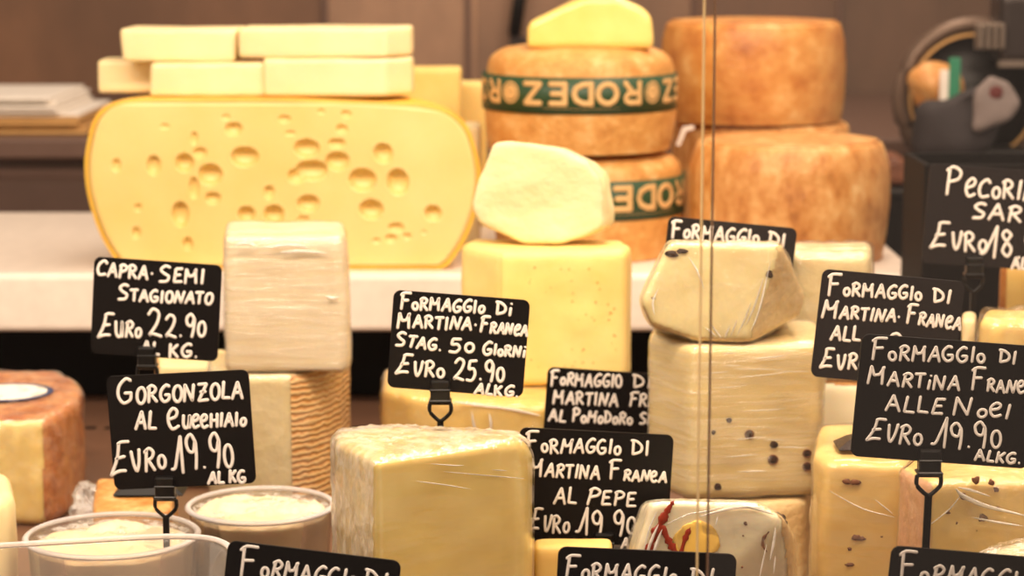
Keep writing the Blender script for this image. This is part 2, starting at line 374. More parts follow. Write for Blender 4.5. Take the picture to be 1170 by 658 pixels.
def word_strokes(text, x0, y0, x1, y1, h1, h2=None):
    """handwritten word between two baseline points in pixels -> list of pixel polylines"""
    h2 = h2 or h1
    hs = [h1 if k == 0 else h2 for k in range(len(text))]
    tot = sum(G[c][0]*h+0.12*h for c, h in zip(text, hs)); L = math.hypot(x1-x0, y1-y0)
    sx = L/tot; ux, uy = (x1-x0)/L, (y1-y0)/L; nx, ny = uy, -ux; pos = 0; out = []
    for c, h in zip(text, hs):
        jit = random.uniform(-.05, .05)*h; sl = random.uniform(-.06, .1)
        for kind, pl in G[c][1]:
            pts = []
            for (gx, gy) in pl:
                a = pos+(gx+sl*gy)*h*sx; b = gy*h+jit
                pts.append(Vector((x0+ux*a+nx*b, y0+uy*a+ny*b, 0)))
            out.append(catmull(pts, 4) if kind == 'c' else catmull([pts[0], pts[1]], 3) if len(pts) == 2 else pts)
        pos += (G[c][0]+0.12)*h*sx
    return out
def lettering(words, d, stroke):
    bm = bmesh.new()
    for wd in words:
        for pl in word_strokes(*wd):
            p3 = [P(p.x, p.y, d) for p in pl]
            tube_bm(bm, p3, stroke*1.0, 6, (Vector((0, -1, 0)), 0.05))
    return bm
def sign(label, TL, TR, BL, d, words, stroke=0.00115, clip_px=None, foot_z=0.0, foot=True, mat='plate', stem_px=None, cat='price sign', fw=.030):
    tl, tr, bl = P(*TL, d), P(*TR, d), P(*BL, d)
    u = (tr-tl); wd = u.length; u.normalize(); v = Vector((-u.z, 0, u.x)); ht = abs((bl-tl).dot(v))
    cen = tl+u*wd/2-v*ht/2
    cp = clip_px or ((TL[0]+TR[0])/2)
    # bottom edge of the plate above the clip
    sx = P(cp, BL[1], d).x; tpar = (sx-(tl-v*ht).x)/u.x; bz = (tl-v*ht+u*tpar).z
    root = thing('price_sign', label, cat, (sx, d, foot_z), 'handwritten price signs')
    bm = bmesh.new(); R = 0.0055; th = 0.0016; ring = []
    for (cx, cy, a0) in ((wd/2-R, ht/2-R, 0), (-wd/2+R, ht/2-R, 90), (-wd/2+R, -ht/2+R, 180), (wd/2-R, -ht/2+R, 270)):
        for k in range(7):
            a = math.radians(a0+15*k); ring.append((cx+R*math.cos(a), cy+R*math.sin(a)))
    fr = [bm.verts.new(cen+u*a+v*b+Vector((0, -th/2, 0))) for a, b in ring]; bk = [bm.verts.new(cen+u*a+v*b+Vector((0, th/2, 0))) for a, b in ring]
    bm.faces.new(list(reversed(fr))); bm.faces.new(bk); n = len(ring)
    for k in range(n): bm.faces.new((fr[k], fr[(k+1) % n], bk[(k+1) % n], bk[k]))
    bmesh.ops.recalc_face_normals(bm, faces=bm.faces[:])
    put(from_bm('board', bm, M[mat]), root)
    if words:
        o = from_bm('lettering', lettering(words, d-th/2-0.0002, stroke), M['chalk'], None, True); put(o, root); o['label'] = 'white handwritten chalk marker lettering'
    # clip that grips the lower edge, with its ribs and the open ring under it
    bm = box_bm(sx-.0074, sx+.0074, d-.0052, d+.0052, bz-.010, bz+.009, .0016)
    box_bm(sx-.0086, sx+.0086, d-.006, d+.006, bz-.0085, bz-.006, .0008, 1, bm); box_bm(sx-.0080, sx+.0080, d-.0058, d+.0058, bz+.0005, bz+.0022, .0006, 1, bm)
    put(from_bm('clip', bm, M['black']), root)
    z1 = bz-.0095; bm = bmesh.new()
    ringp = [Vector((sx-.0078, d, z1)), Vector((sx-.0080, d, z1-.006)), Vector((sx-.0045, d, z1-.0105)), Vector((sx, d, z1-.0135)), Vector((sx+.0045, d, z1-.0105)), Vector((sx+.0080, d, z1-.006)), Vector((sx+.0078, d, z1))]
    tube_bm(bm, catmull(ringp, 4), .0015); 
    tube_bm(bm, [Vector((sx-.0078, d, z1)), Vector((sx+.0078, d, z1))], .0013)
    put(from_bm('ring', bm, M['black'], None, True), root)
    ex = P(stem_px, 600, d).x if stem_px else sx
    if z1-.013 > foot_z+.004:
        a = Vector((sx, d, z1-.0125)); b = Vector((ex, d, foot_z+.002)); hw = .0024
        bm = bmesh.new(); vsb = []
        for p in (a, b):
            for dx, dy in ((-hw, -.0012), (hw, -.0012), (hw, .0012), (-hw, .0012)): vsb.append(bm.verts.new(p+Vector((dx, dy, 0))))
        for k in range(4): bm.faces.new((vsb[k], vsb[(k+1) % 4], vsb[4+(k+1) % 4], vsb[4+k]))
        bm.faces.new(vsb[3::-1]); bm.faces.new(vsb[4:]); bmesh.ops.recalc_face_normals(bm, faces=bm.faces[:])
        put(from_bm('stem', bm, M['black']), root)
    if foot:
        bm = bmesh.new(); lo, up = [], []
        for a, b in ((-fw, -.016), (fw, -.016), (fw, .018), (-fw, .018)):
            lo.append(bm.verts.new((ex+a, d+b, foot_z+.0003))); up.append(bm.verts.new((ex+a*.62, d+b*.5, foot_z+.008)))
        bm.faces.new(lo[::-1]); bm.faces.new(up)
        for k in range(4): bm.faces.new((lo[k], lo[(k+1) % 4], up[(k+1) % 4], up[k]))
        bmesh.ops.bevel(bm, geom=bm.edges[:], offset=.0012, segments=2, affect='EDGES')
        put(from_bm('foot', bm, M['black' if foot is True else foot]), root)
    return root
# ================================================================== THE SETTING
def struct(name, bm, mat):
    o = from_bm(name, bm, mat); o['kind'] = 'structure'; return o
def wall_mat():
    m, nt, b = nodes('brown_wall_panels')
    n = tex_noise(nt, 1.6, 3, (1.6, 1, 0.5)); n2 = tex_noise(nt, 5, 2, (1, 1, .25))
    mx = nt.nodes.new('ShaderNodeMath'); mx.operation = 'ADD'; mx.inputs[1].default_value = 0
    m3 = nt.nodes.new('ShaderNodeMath'); m3.operation = 'MULTIPLY_ADD'; m3.inputs[1].default_value = 0.35
    nt.links.new(n2.outputs['Fac'], m3.inputs[0]); nt.links.new(n.outputs['Fac'], m3.inputs[2])
    r = ramp(nt, m3.outputs[0], [(0.5, lin((112, 82, 62))), (0.68, lin((140, 108, 86))), (0.85, lin((168, 138, 116)))])
    nt.links.new(r.outputs[0], b.inputs['Base Color']); b.inputs['Roughness'].default_value = 0.45; return m
M['wall'] = wall_mat()
M['counter'] = plain('dark_brown_counter', (104, 78, 66), 0.4)
edges = [-1.6]+[P(px, 50, 4.2).x for px in (372, 545, 792, 958)]+[1.6]
struct('wall_back', box_bm(-1.6, 1.6, 4.21, 4.3, -1.0, 1.2), M['wall'])
for k, c in enumerate(((118, 84, 60), (158, 124, 98), (132, 102, 80), (104, 76, 57), (96, 72, 55))):
    struct('trim_%d' % (k+11), box_bm(edges[k], edges[k+1], 4.19, 4.209, -1.0, 1.2, .001, 1), rind('wall_panel_%d' % k, [tuple(int(v*.80) for v in c), c, tuple(int(v*1.22) for v in c)], 2.6, 40, .1, (1, 1, .45), .5))
for k, px in enumerate((372, 535, 792, 958)):
    x = P(px, 50, 4.19).x
    struct('trim_%d' % (k+1), box_bm(x-.005, x+.005, 4.180, 4.189, -1.0, 1.2, .002), M['counter'])
struct('floor', box_bm(-1.6, 1.6, -1.0, 4.3, -1.05, -1.0), plain('tile_floor', (120, 100, 84), 0.5))
# counter behind the case
cz = zt(157, 3.3)
bc = thing('back_counter', 'dark brown work counter along the wall behind the cheese display', 'counter', (0, 3.5, -1.0))
put(from_bm('worktop', box_bm(-1.5, 1.5, 3.28, 4.18, cz-.03, cz, .004), M['counter']), bc)
put(from_bm('cabinet_front', box_bm(-1.48, 1.48, 3.32, 4.15, -1.0, cz-.031, .004), M['counter']), bc)
bm = bmesh.new()
for k in range(6): box_bm(-1.45+k*.49, -1.0+k*.49, 3.305, 3.32, -.5, cz-.06, .003, 1, bm)
put(from_bm('cabinet_door', bm, plain('cabinet_door_brown', (92, 70, 60), 0.4)), bc)
# the display deck, its back, and the air grille
deck = thing('display_deck', 'brown steel deck of the refrigerated display carrying the lower cheeses', 'display deck', (0, 1.9, -.03))
put(from_bm('deck_plate', box_bm(-.95, .95, 1.26, 2.56, -.03, 0, .002), M['deck']), deck)
gd = 0.53/(0.53-zt(490, 1.0)) if False else None
def floor_d(py):
    r = ray(600, py); return H/(-r.z)*r.y
gy = floor_d(489)
bm = bmesh.new()
for k in range(64): 
    x = -.93+k*.029; box_bm(x, x+.020, gy-.006, gy+.006, -.0035, .0004, .0005, 1, bm)
g_ = put(from_bm('air_slot', bm, M['blackback']), deck); g_['label'] = 'row of dark air slots'; g_['kind'] = 'stuff'
pm = thing('display_case_body', 'black cabinet body below the cheese display deck', 'cabinet', (0, 1.9, -1.0))
put(from_bm('cabinet_body', box_bm(-.95, .95, 1.28, 2.56, -1.0, -.031, .004), M['blackback']), pm)
# white rear shelf
SZ = zt(308, 2.45); SF = 2.42; SB = 2.96
xr = P(1040, 300, 2.5).x
bm = box_bm(-.95, xr, SF, SB, SZ-.064, SZ, .007, 3)
sh = from_bm('raised_shelf', bm, M['shelf'], None, False)
sh_root = thing('raised_shelf', 'thick white board shelf behind, carrying the big wheels and holed cheese', 'shelf', (0, 2.7, SZ-.064))
sh.name = 'shelf_board'; put(sh, sh_root)
put(from_bm('back_panel', box_bm(-.95, xr, 2.57, 2.58, .0005, SZ-.0645), M['blackback']), sh_root)
bm = box_bm(-.94, xr-.02, 2.585, 2.60, -1.0, SZ-.065); box_bm(-.94, xr-.02, SB-.03, SB, -1.0, SZ-.065, 0, 1, bm)
put(from_bm('support', bm, M['blackback']), sh_root)
# ================================================================== REAR SHELF
# holed half wheel
EX = P(323, 200, 2.45).x; ED = 2.45; EK = ED/F*1.005
prof_px = [(0, 112), (158, 112), (192, 117), (212, 133), (222, 162), (226, 192), (223, 225), (214, 258), (202, 284), (188, 303), (176, 308), (0, 308)]
ep = catmull([Vector((r*EK, zt(y, ED), 0)) for r, y in prof_px[1:-1]], 5)
ep = [Vector((0.0, ep[0].y, 0))]+ep+[Vector((0.0, SZ+.0005, 0))]
for p in ep: p.y = max(p.y, SZ+.0005)
er = thing('holed_cheese', 'huge half wheel of yellow holed cheese, cut face forward, on the white shelf', 'cheese', (EX, ED+.05, SZ))
def eslope(x, z):
    t = max(0, (x-EX)/.20); return z-(z-SZ)*.13*max(0, t-.25)**2
vs_, fs = lathe([(p.x, p.y) for p in ep], 72, PI, 0, EX, ED, False)
EM = (SZ+max(p.y for p in ep))/2
lip = [(p.x, p.y) for p in ep]+[(-p.x, p.y) for p in reversed(ep)]
o0 = len(vs_); nl = len(lip)
vs_ += [(EX+x, ED, z) for x, z in lip]+[(EX+x*.981, ED-.0008, EM+(z-EM)*.962) for x, z in lip]
fs += [(o0+i, o0+(i+1) % nl, o0+nl+(i+1) % nl, o0+nl+i) for i in range(nl)]
put(link('rind', mesh('rind', [(x, y, eslope(x, z)) for x, y, z in vs_], fs), M['emm_rind'], None, False), er)
holes = [(351,168,15,11),(357,194,19,12),(339,201,10,9),(387,183,14,11),(386,162,10,6),(440,172,11,12),(416,205,16,14),(457,206,13,16),(426,240,14,12),(498,242,10,10),
 (455,261,9,6),(449,274,7,5),(468,271,5,4),(353,233,13,10),(313,246,12,11),(347,252,7,4),(389,270,9,6),(341,267,10,6),(325,133,8,4),(332,150,6,3),(392,145,7,5),(307,220,6,8),
 (397,127,6,4),(432,277,5,3),(266,145,10,8),(279,178,16,12),(257,131,5,3),(186,142,5,3),(227,173,8,6),(173,188,8,12),(209,185,11,11),(220,156,4,8),(239,199,14,13),
 (130,188,5,8),(220,215,6,13),(242,227,9,7),(204,246,10,15),(281,246,10,10),(213,281,6,8),(153,268,5,7),(155,238,4,5),(487,266,3,2),(368,124,4,3)]
def prof_r(z):
    best = 0
    for a, b in zip(ep, ep[1:]):
        lo, hi = min(a.y, b.y), max(a.y, b.y)
        if lo-1e-6 <= z <= hi+1e-6:
            t = 0 if hi-lo < 1e-9 else (z-a.y)/(b.y-a.y); best = max(best, a.x+(b.x-a.x)*t)
    return best
hw = [(P(hx, hy, ED), rx*EK, ry*EK) for hx, hy, rx, ry in holes]
NU, NV = 340, 150; z_lo, z_hi = SZ+.0006, max(p.y for p in ep)-.0001
vs_, fs = [], []
for j in range(NV+1):
    z = z_lo+(z_hi-z_lo)*(0.5-0.5*math.cos(PI*j/NV))*0.3+(z_hi-z_lo)*(j/NV)*0.7
    R_ = prof_r(z)
    for i in range(NU+1):
        x = EX+R_*(-1+2*i/NU); dep = 0
        for c, rx, ry in hw:
            q = ((x-c.x)/rx)**2+((z-c.z)/ry)**2
            if q < 1.0: dep = max(dep, math.sqrt(1-q)**0.55*min(rx, ry)*1.15)
            elif q < 1.5: dep = max(dep, -0.0005*(1.5-q)) if dep > 0 else min(dep, -.0006*(1.5-q)*2)
        ed = min(1, (R_-abs(x-EX))/.006, (z-z_lo)/.004+.2, (z_hi-z)/.006+.05); rnd = (1-max(0, ed))**2*.003
        vs_.append((EX+(x-EX)*.982, ED-.0005+dep+rnd+noise.noise(Vector((x*18, z*18, 1)))*.0012-.0006, eslope(EX+(x-EX)*.982, EM+(z-EM)*.965)))
for j in range(NV):
    for i in range(NU):
        a = j*(NU+1)+i; fs.append((a, a+1, a+NU+2, a+NU+1))
o = put(link('cut_face', mesh('cut_face', vs_, fs), M['emmental']), er); o['label'] = 'pale yellow cut face with round holes'
ETOP = z_hi+.0006
# blocks lying on the half wheel
def bar(label, px0, px1, py0, py1, d, dep, z0=None, mat='butter', yawd=0.0, dd1=0.0, name='cheese_block', bev=.0025, seed=0, inset=0.0, group=None, wrap=None, chamf=0):
    """bar whose left end stands at depth d and right end at d+yawd"""
    z0 = zt(py1, d) if z0 is None else z0; z1 = z0+(zt(py0, d)-zt(py1, d)); ym = (py0+py1)/2
    a, b = P(px0, ym, d), P(px1, ym, d+yawd); A = Vector((a.x, a.y)); B = Vector((b.x, b.y)); t = (B-A).normalized(); n = Vector((-t.y, t.x))
    pts = []
    corners = [(A, 1), (B, -1), (B+n*dep, -1), (A+n*dep, 1)]
    if chamf: corners = [(A, 1), (B, -1), (B+t*(chamf*d/F)+n*.035, -1), (B+t*(chamf*d/F)+n*(dep+.035), -1), (A+n*(dep+.035), 1)]
    for q, s in corners:
        pts += [Vector((q.x, q.y, z0)), Vector((q.x+t.x*inset*s, q.y, z1))]
    return cheese_thing(name, label, pts, M[mat], bev, seed=seed, group=group, amp=.0005, wrap=wrap), z1
gb = 'pale blocks lying on the holed cheese'
_, zB = bar('short pale block jutting out left under the upper left block', 112, 196, 83, 121, 2.515, .05, ETOP, group=gb, seed=1)
_, zC = bar('pale block lying on the left of the holed cheese, in front', 170, 306, 78, 117, 2.457, .05, ETOP, group=gb, seed=2, yawd=.008, inset=.002)
bar('topmost left pale block, resting on two lower blocks', 140, 268, 42, 80, 2.475, .08, max(zB, zC)+.0002, group=gb, seed=3, yawd=-.006, inset=-.003)
_, zE = bar('lower of two long pale blocks on the right of the holed cheese', 300, 440, 69, 113, 2.457, .04, ETOP, group=gb, seed=4, yawd=.0, mat='butter', bev=.003, chamf=30)
bar('upper of two long pale blocks, top right over the holed cheese', 272, 442, 34, 69, 2.462, .045, zE+.0004, group=gb, seed=5, bev=.003, chamf=27)
# blocks standing behind
bar('tall golden block behind the holed cheese and the long pale blocks', 436, 527, 70, 262, 2.72, .06, SZ, 'amber', seed=6, name='cheese_block')
bar('slim golden block left of the banded wheels, behind the holed cheese', 519, 556, 98, 262, 2.81, .06, SZ, 'gold', seed=7)
bar('short pale piece squeezed between holed cheese and banded wheels', 527, 549, 146, 285, 2.63, .05, SZ, 'cream', seed=8, bev=.005)
# wheels
def wheel(name, label, cx, cy, r, z0, z1, mat, bulge=.0, sh_=0.014, group=None, seed=0, tops=1.0):
    sb = min(sh_, .014); prof = [(0, z0), (r*.86, z0), (r*.95, z0+sb*.35)]
    for k in range(1, 8):
        t = k/8; prof.append((r*(.965+.035*math.sin(PI*t)), z0+sb*.8+(z1-z0-sb*.8-.9*sh_)*t))
    if sh_ > .02: prof += [(r*.95, z1-sh_*.62), (r*.89, z1-sh_*.36), (r*.80, z1-sh_*.17), (r*.66, z1-sh_*.05), (r*.5, z1), (0, z1+.0005)]
    else: prof += [(r*.955*tops, z1-sh_*.5), (r*.90*tops, z1-sh_*.14), (r*.82*tops, z1), (0, z1+.0005)]
    pp = catmull([Vector((a, b, 0)) for a, b in prof], 3)
    vs_, fs = lathe([(max(p.x, 0), min(max(p.y, z0), z1+.001)) for p in pp], 120, 2*PI, 0, cx, cy)
    vs2 = []
    for x, y, z in vs_:
        v = Vector((x, y, z)); rr = Vector((x-cx, y-cy, 0)); k = noise.noise(v*14+Vector((seed, 0, 0)))*.0022+noise.noise(v*45+Vector((seed, 0, 0)))*.0006
        if rr.length > 1e-5: v += rr.normalized()*k*min(1, rr.length/r)
        if z > z0+.002 and z > z1-.003: v.z += noise.noise(v*18)*.0008-.0008
        vs2.append(v)
    root = thing(name, label, 'cheese', (cx, cy, z0), group)
    bm = bmesh.new(); bm.from_mesh(mesh('w', vs2, fs)); bmesh.ops.remove_doubles(bm, verts=bm.verts[:], dist=1e-5)
    bmesh.ops.recalc_face_normals(bm, faces=bm.faces[:])
    put(from_bm('rind', bm, M[mat], None, True), root); return root
BR = {  # heavy printed capitals, unit box .9 wide
 'R': [[(.08, 0), (.08, 1)], [(.08, .93), (.45, .93), (.62, .86), (.66, .72), (.58, .56), (.42, .5), (.08, .5)], [(.38, .48), (.68, 0)]],
 'O': [arc(.42, .5, .34, .44, 0, 360, 20)],
 'D': [[(.08, 0), (.08, 1)], [(.08, .94), (.36, .93), (.6, .78), (.68, .5), (.6, .22), (.36, .07), (.08, .06)]],
 'E': [[(.08, 0), (.08, 1)], [(.08, .94), (.62, .94)], [(.08, .5), (.56, .5)], [(.08, .06), (.62, .06)]],
 'Z': [[(.04, .94), (.66, .94)], [(.64, .94), (.06, .06)], [(.04, .06), (.68, .06)]],
}
def band(root, cx, cy, r, zb0, zb1, rot):
    """green printed band round the wheel, its lettering upside down as the wheel lies on its head"""
    R1 = r*1.012; vs_, fs = [], []; n = 144
    for i in range(n):
        a = 2*PI*i/n
        for rr, z in ((R1, zb0), (R1, zb1), (R1-.0016, zb1), (R1-.0016, zb0)): vs_.append((cx+rr*math.cos(a), cy+rr*math.sin(a), z))
    for i in range(n):
        j = (i+1) % n
        for k in range(4): fs.append((i*4+k, j*4+k, j*4+(k+1) % 4, i*4+(k+1) % 4))
    b = put(link('printed_band', mesh('band', vs_, fs), M['green'], None, True), root); b['label'] = 'green printed paper band'
    hgt = zb1-zb0; lh = hgt*.60; zc = zb0+hgt*.56
    def mp(s, t, off=.0004):       # s metres to the right along the band, t up
        a = -PI/2+rot+s/R1; return Vector((cx+(R1+off)*math.cos(a), cy+(R1+off)*math.sin(a), zc+t))
    bm = bmesh.new(); logo = bmesh.new(); pitch = lh*1.20
    def stroke(bm_, pts, wdt):
        dense = []
        for a, b_ in zip(pts, pts[1:]):
            k = max(1, int(math.hypot(b_[0]-a[0], b_[1]-a[1])/.0025))
            for i in range(k): dense.append((a[0]+(b_[0]-a[0])*i/k, a[1]+(b_[1]-a[1])*i/k))
        dense.append(pts[-1]); p3 = [mp(*q) for q in dense]
        for i in range(len(p3)-1):
            m_ = (p3[i]+p3[i+1])/2; 
        nr = Vector((p3[0].x-cx, p3[0].y-cy, 0)).normalized()
        tube_bm(bm_, p3, wdt, 8, (nr, .12))
    rep = 2*PI*R1/4
    def flush(nm, b_):
        o = from_bm(nm, b_, M['bandink'], None, True); o.data.transform(Matrix.Translation(-root.location)); o.parent = b
    for q in range(4):
        base = q*rep
        for k, ch in enumerate('RODEZ'):
            ox = base+(2-k)*pitch+pitch*.42
            for pl in BR[ch]: stroke(bm, [(ox-a*lh*1.30, (.5-c)*lh) for a, c in pl], lh*.125)
        for k in range(24):       # tiny print under the name
            s0 = base-pitch*1.5+k*pitch*.125; stroke(logo, [(s0, -hgt*.40), (s0+lh*.05, -hgt*.40+random.uniform(-.0005, .0005))], .0004)
        flush('band_lettering', bm); bm = bmesh.new(); flush('small_print', logo); logo = bmesh.new()
        lo = base+rep/2
        stroke(logo, [(lo+x*lh, y*lh) for x, y in arc(0, 0, .46, .46, 0, 360, 28)], lh*.05)
        stroke(logo, [(lo+x*lh, y*lh) for x, y in arc(0, 0, .22, .22, 0, 360, 20)], lh*.13)
        stroke(logo, [(lo-.34*lh, 0), (lo+.34*lh, 0)], lh*.05)
        for sg in (-1, 1): stroke(logo, [(lo-.2*lh, sg*.1*lh), (lo, sg*.34*lh), (lo+.2*lh, sg*.1*lh)], lh*.03)
        flush('band_emblem', logo); logo = bmesh.new()
gr = 'wheels with green printed bands'
RC = 2.595; RR = .1085; rf = RC-RR
x2 = P(673, 240, RC).x; x1 = P(662, 110, RC).x
zm = zt(180, rf); ztop = zt(56, rf)
wl = wheel('banded_cheese_wheel', 'lower wheel with a green printed band, half hidden by the white wedge', x2, RC, RR, SZ, zm, 'rodez', sh_=.030, group=gr, seed=3)
band(wl, x2, RC, RR, zt(253, rf), zt(208, rf), .58)
wu = wheel('banded_cheese_wheel', 'upper wheel with a green printed band, stacked on its twin', x1, RC, RR*1.01, zm+.0006, ztop, 'rodez', sh_=.030, group=gr, seed=9)
band(wu, x1, RC, RR*1.01, zt(131, rf), zt(89, rf), 0.0)
# yellow cut piece on top of the banded wheels
zk = ztop-.002; pts = []
for px, py in ((600, 75), (602, 27), (640, 8), (668, -4), (704, -4), (738, 10), (746, 20), (748, 75)):
    for dd, s in ((2.535, 1.0), (2.64, .72)):
        q = P(px, py, 2.535); q.x = P(674, py, 2.535).x+(q.x-P(674, py, 2.535).x)*s; pts.append(Vector((q.x, dd, max(q.z, zk))))
cheese_thing('cheese_piece', 'domed yellow cheese piece on top of the upper banded wheel', pts, cheese('deep_yellow_paste', (240, 206, 108), (246, 218, 130), rough=.3, coat=.5), .006, seed=4)
# three aged wheels
gp = 'large aged orange brown wheels'
ra, ya = .1135, 2.80; xa = P(860, 80, ya).x; xb = P(870, 160, ya).x
zr = zt(146, ya-ra); zu = zt(26, ya-ra)
wheel('aged_cheese_wheel', 'aged brown wheel mostly hidden behind, carrying the upper brown wheel', xb, ya, ra*.98, SZ, zr, 'pec2', group=gp, seed=1)
wheel('aged_cheese_wheel', 'smooth orange brown aged wheel on top, beside the upper banded wheel', xa, ya, ra, zr+.0006, zu, 'pec', group=gp, seed=2, tops=.98)
rb, yb = .1125, 2.557; xc = P(901, 220, yb).x
wheel('aged_cheese_wheel', 'mottled light brown aged wheel standing lowest and in front on the right', xc, yb, rb, SZ, zt(168, yb-rb), 'pec2', group=gp, seed=5, tops=.97)
bm = bmesh.new(); q0 = P(772, 158, 2.60); 
A = [P(772, 166, 2.61), P(780, 145, 2.61), P(792, 143, 2.61), P(794, 147, 2.61), P(784, 150, 2.61), P(777, 167, 2.61)]
fr = [bm.verts.new(p) for p in A]; bk = [bm.verts.new(p+Vector((0, .0012, 0))) for p in A]
bm.faces.new(fr); bm.faces.new(bk[::-1])
for k in range(6): bm.faces.new((fr[k], bk[k], bk[(k+1) % 6], fr[(k+1) % 6]))
bmesh.ops.recalc_face_normals(bm, faces=bm.faces[:])
tag(from_bm('paper_slip', bm, M['paper']), 'tiny folded cream paper slip wedged between banded and brown wheels', 'paper')
# ================================================================== MIDDLE STACKS
UPF = lambda c, n: n.z > .6
# stack A
ZA = zt(428, 1.95)
fA = [(240, 1.985), (262, 1.95), (331, 1.95), (352, 1.962), (372, 1.982), (388, 2.010), (398, 2.045), (400, 2.08), (300, 2.08), (240, 2.05)]
xA = P(331, 500, 1.95).x
cheese_thing('rind_cheese', 'cut cheese with basket ribbed orange rind, under the white wrapped block', foot_pts(fA, 0, ZA, 500), M['cream'], .005,
  [('rind', lambda c, n: c.x > xA+.001 and n.z < .75, .0012, M['basket'])], M['wrap'], seed=11)
pts = foot_pts([(257, 1.955), (394, 1.95), (400, 1.975), (398, 2.06), (262, 2.06)], ZA+.0014, zt(270, 1.955), 350)
for p in pts:
    if p.z > ZA+.05 and p.x > P(380, 350, 1.95).x: p.x -= .004
pts += [P(401, 400, 1.96), P(400, 340, 1.955)]
cheese_thing('wrapped_cheese', 'white wrapped cheese block on top of the ribbed rind cheese', pts, M['white'], .006, wrap=M['wrap_bands'], seed=12, wfreq=(10, 10, 140), wwr=.0005)
# stack B
d3 = 2.0; Z3 = zt(452, d3)
fB = [(437, 2.03), (470, 2.0), (622, 1.955), (640, 2.00), (636, 2.13), (440, 2.13)]
cheese_thing('wrapped_cheese', 'amber wrapped cheese low behind the 25.90 sign, under the big yellow block', foot_pts(fB, 0, Z3, 500), M['amber'], .006, wrap=M['wrap'], seed=13, wwr=.0014)
Z2 = zt(286, 2.035)
fC = [(527, 2.075), (574, 2.025), (716, 2.04), (722, 2.08), (712, 2.125), (540, 2.125)]
zc_ = [Z2+.001, Z2, Z2, Z2-.001, Z2-.002, Z2-.001]
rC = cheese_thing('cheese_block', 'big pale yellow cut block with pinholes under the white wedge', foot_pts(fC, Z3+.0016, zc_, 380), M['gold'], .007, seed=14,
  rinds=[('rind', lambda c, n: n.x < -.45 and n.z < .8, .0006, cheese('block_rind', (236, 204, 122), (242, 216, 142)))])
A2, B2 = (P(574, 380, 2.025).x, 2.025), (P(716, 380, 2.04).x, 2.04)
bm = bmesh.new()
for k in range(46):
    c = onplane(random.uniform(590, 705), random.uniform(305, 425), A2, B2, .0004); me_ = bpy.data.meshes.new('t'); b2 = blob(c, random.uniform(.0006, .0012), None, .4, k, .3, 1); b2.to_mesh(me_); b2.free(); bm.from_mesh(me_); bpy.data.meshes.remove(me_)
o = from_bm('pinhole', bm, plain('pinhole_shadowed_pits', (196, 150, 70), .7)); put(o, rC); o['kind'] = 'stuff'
# white wedge on top
pts = []
prof = [(545, 203), (563, 161), (582, 158), (640, 168), (672, 184), (688, 200), (692, 228), (690, 258), (665, 272), (640, 279), (596, 279), (548, 256), (538, 238)]
zmin = Z2+.0012
dz = zmin-min(P(x, y, 2.06).z for x, y in prof)
for x, y in prof:
    q = P(x, y, 2.06); pts.append(q+Vector((0, 0, dz)))
    pts.append(q+Vector((.008 if x > 620 else .004, .075, dz+(.003 if y > 250 else -.008))))
pts.append(P(700, 240, 2.085)+Vector((0, 0, dz))); pts.append(P(701, 258, 2.09)+Vector((0, 0, dz)))
cheese_thing('cheese_wedge', 'irregular creamy white cut cheese leaning in front of the banded wheels', pts, M['cream'], .004, seed=15, amp=.0016,
  rinds=[('rind', lambda c, n: n.x > .55, .0006, M['pale'])])
# front cheese
Zf = zt(527, 1.5)
fF = [(383, 1.575), (397, 1.548), (430, 1.5), (570, 1.553), (592, 1.566), (602, 1.58), (607, 1.60), (604, 1.635), (588, 1.655), (450, 1.655), (386, 1.635)]
zf = [Zf-.003, Zf-.001, Zf, Zf, Zf-.002, Zf-.009, Zf-.022, Zf-.020, Zf-.016, Zf-.010, Zf-.010]
cheese_thing('wrapped_cheese', 'large film wrapped ivory yellow block, front and centre', foot_pts(fF, 0, zf, 600), M['front'], .005, wrap=M['wrap_front'], seed=16, amp=.0006, voxel=.0022, wwr=.0007, wfreq=(16, 16, 5))
ff = [o for o in C.objects if o.get('label') == 'large film wrapped ivory yellow block, front and centre'][0]
# crumpled film gathered over the top and left side of the front cheese
paste = [c for c in ff.children if c.name.startswith('paste')][0]
m2 = paste.data.copy()
A3, B3 = (P(430, 600, 1.5).x, 1.5), (P(590, 600, 1.562).x, 1.562)
cr = sub(m2, lambda c, n: n.z > .55 or n.x < -.45, .0022, 'gathered_film')
crn = [v.normal.copy() for v in cr.vertices]
for v, n in zip(cr.vertices, crn): v.co += n*abs(noise.noise(Vector((v.co.x*150, v.co.y*150, v.co.z*60)))) * .0028
o = link('gathered_film', cr, M['wrap_milky'], ff); o['label'] = 'whitish crumpled film on top and left side'
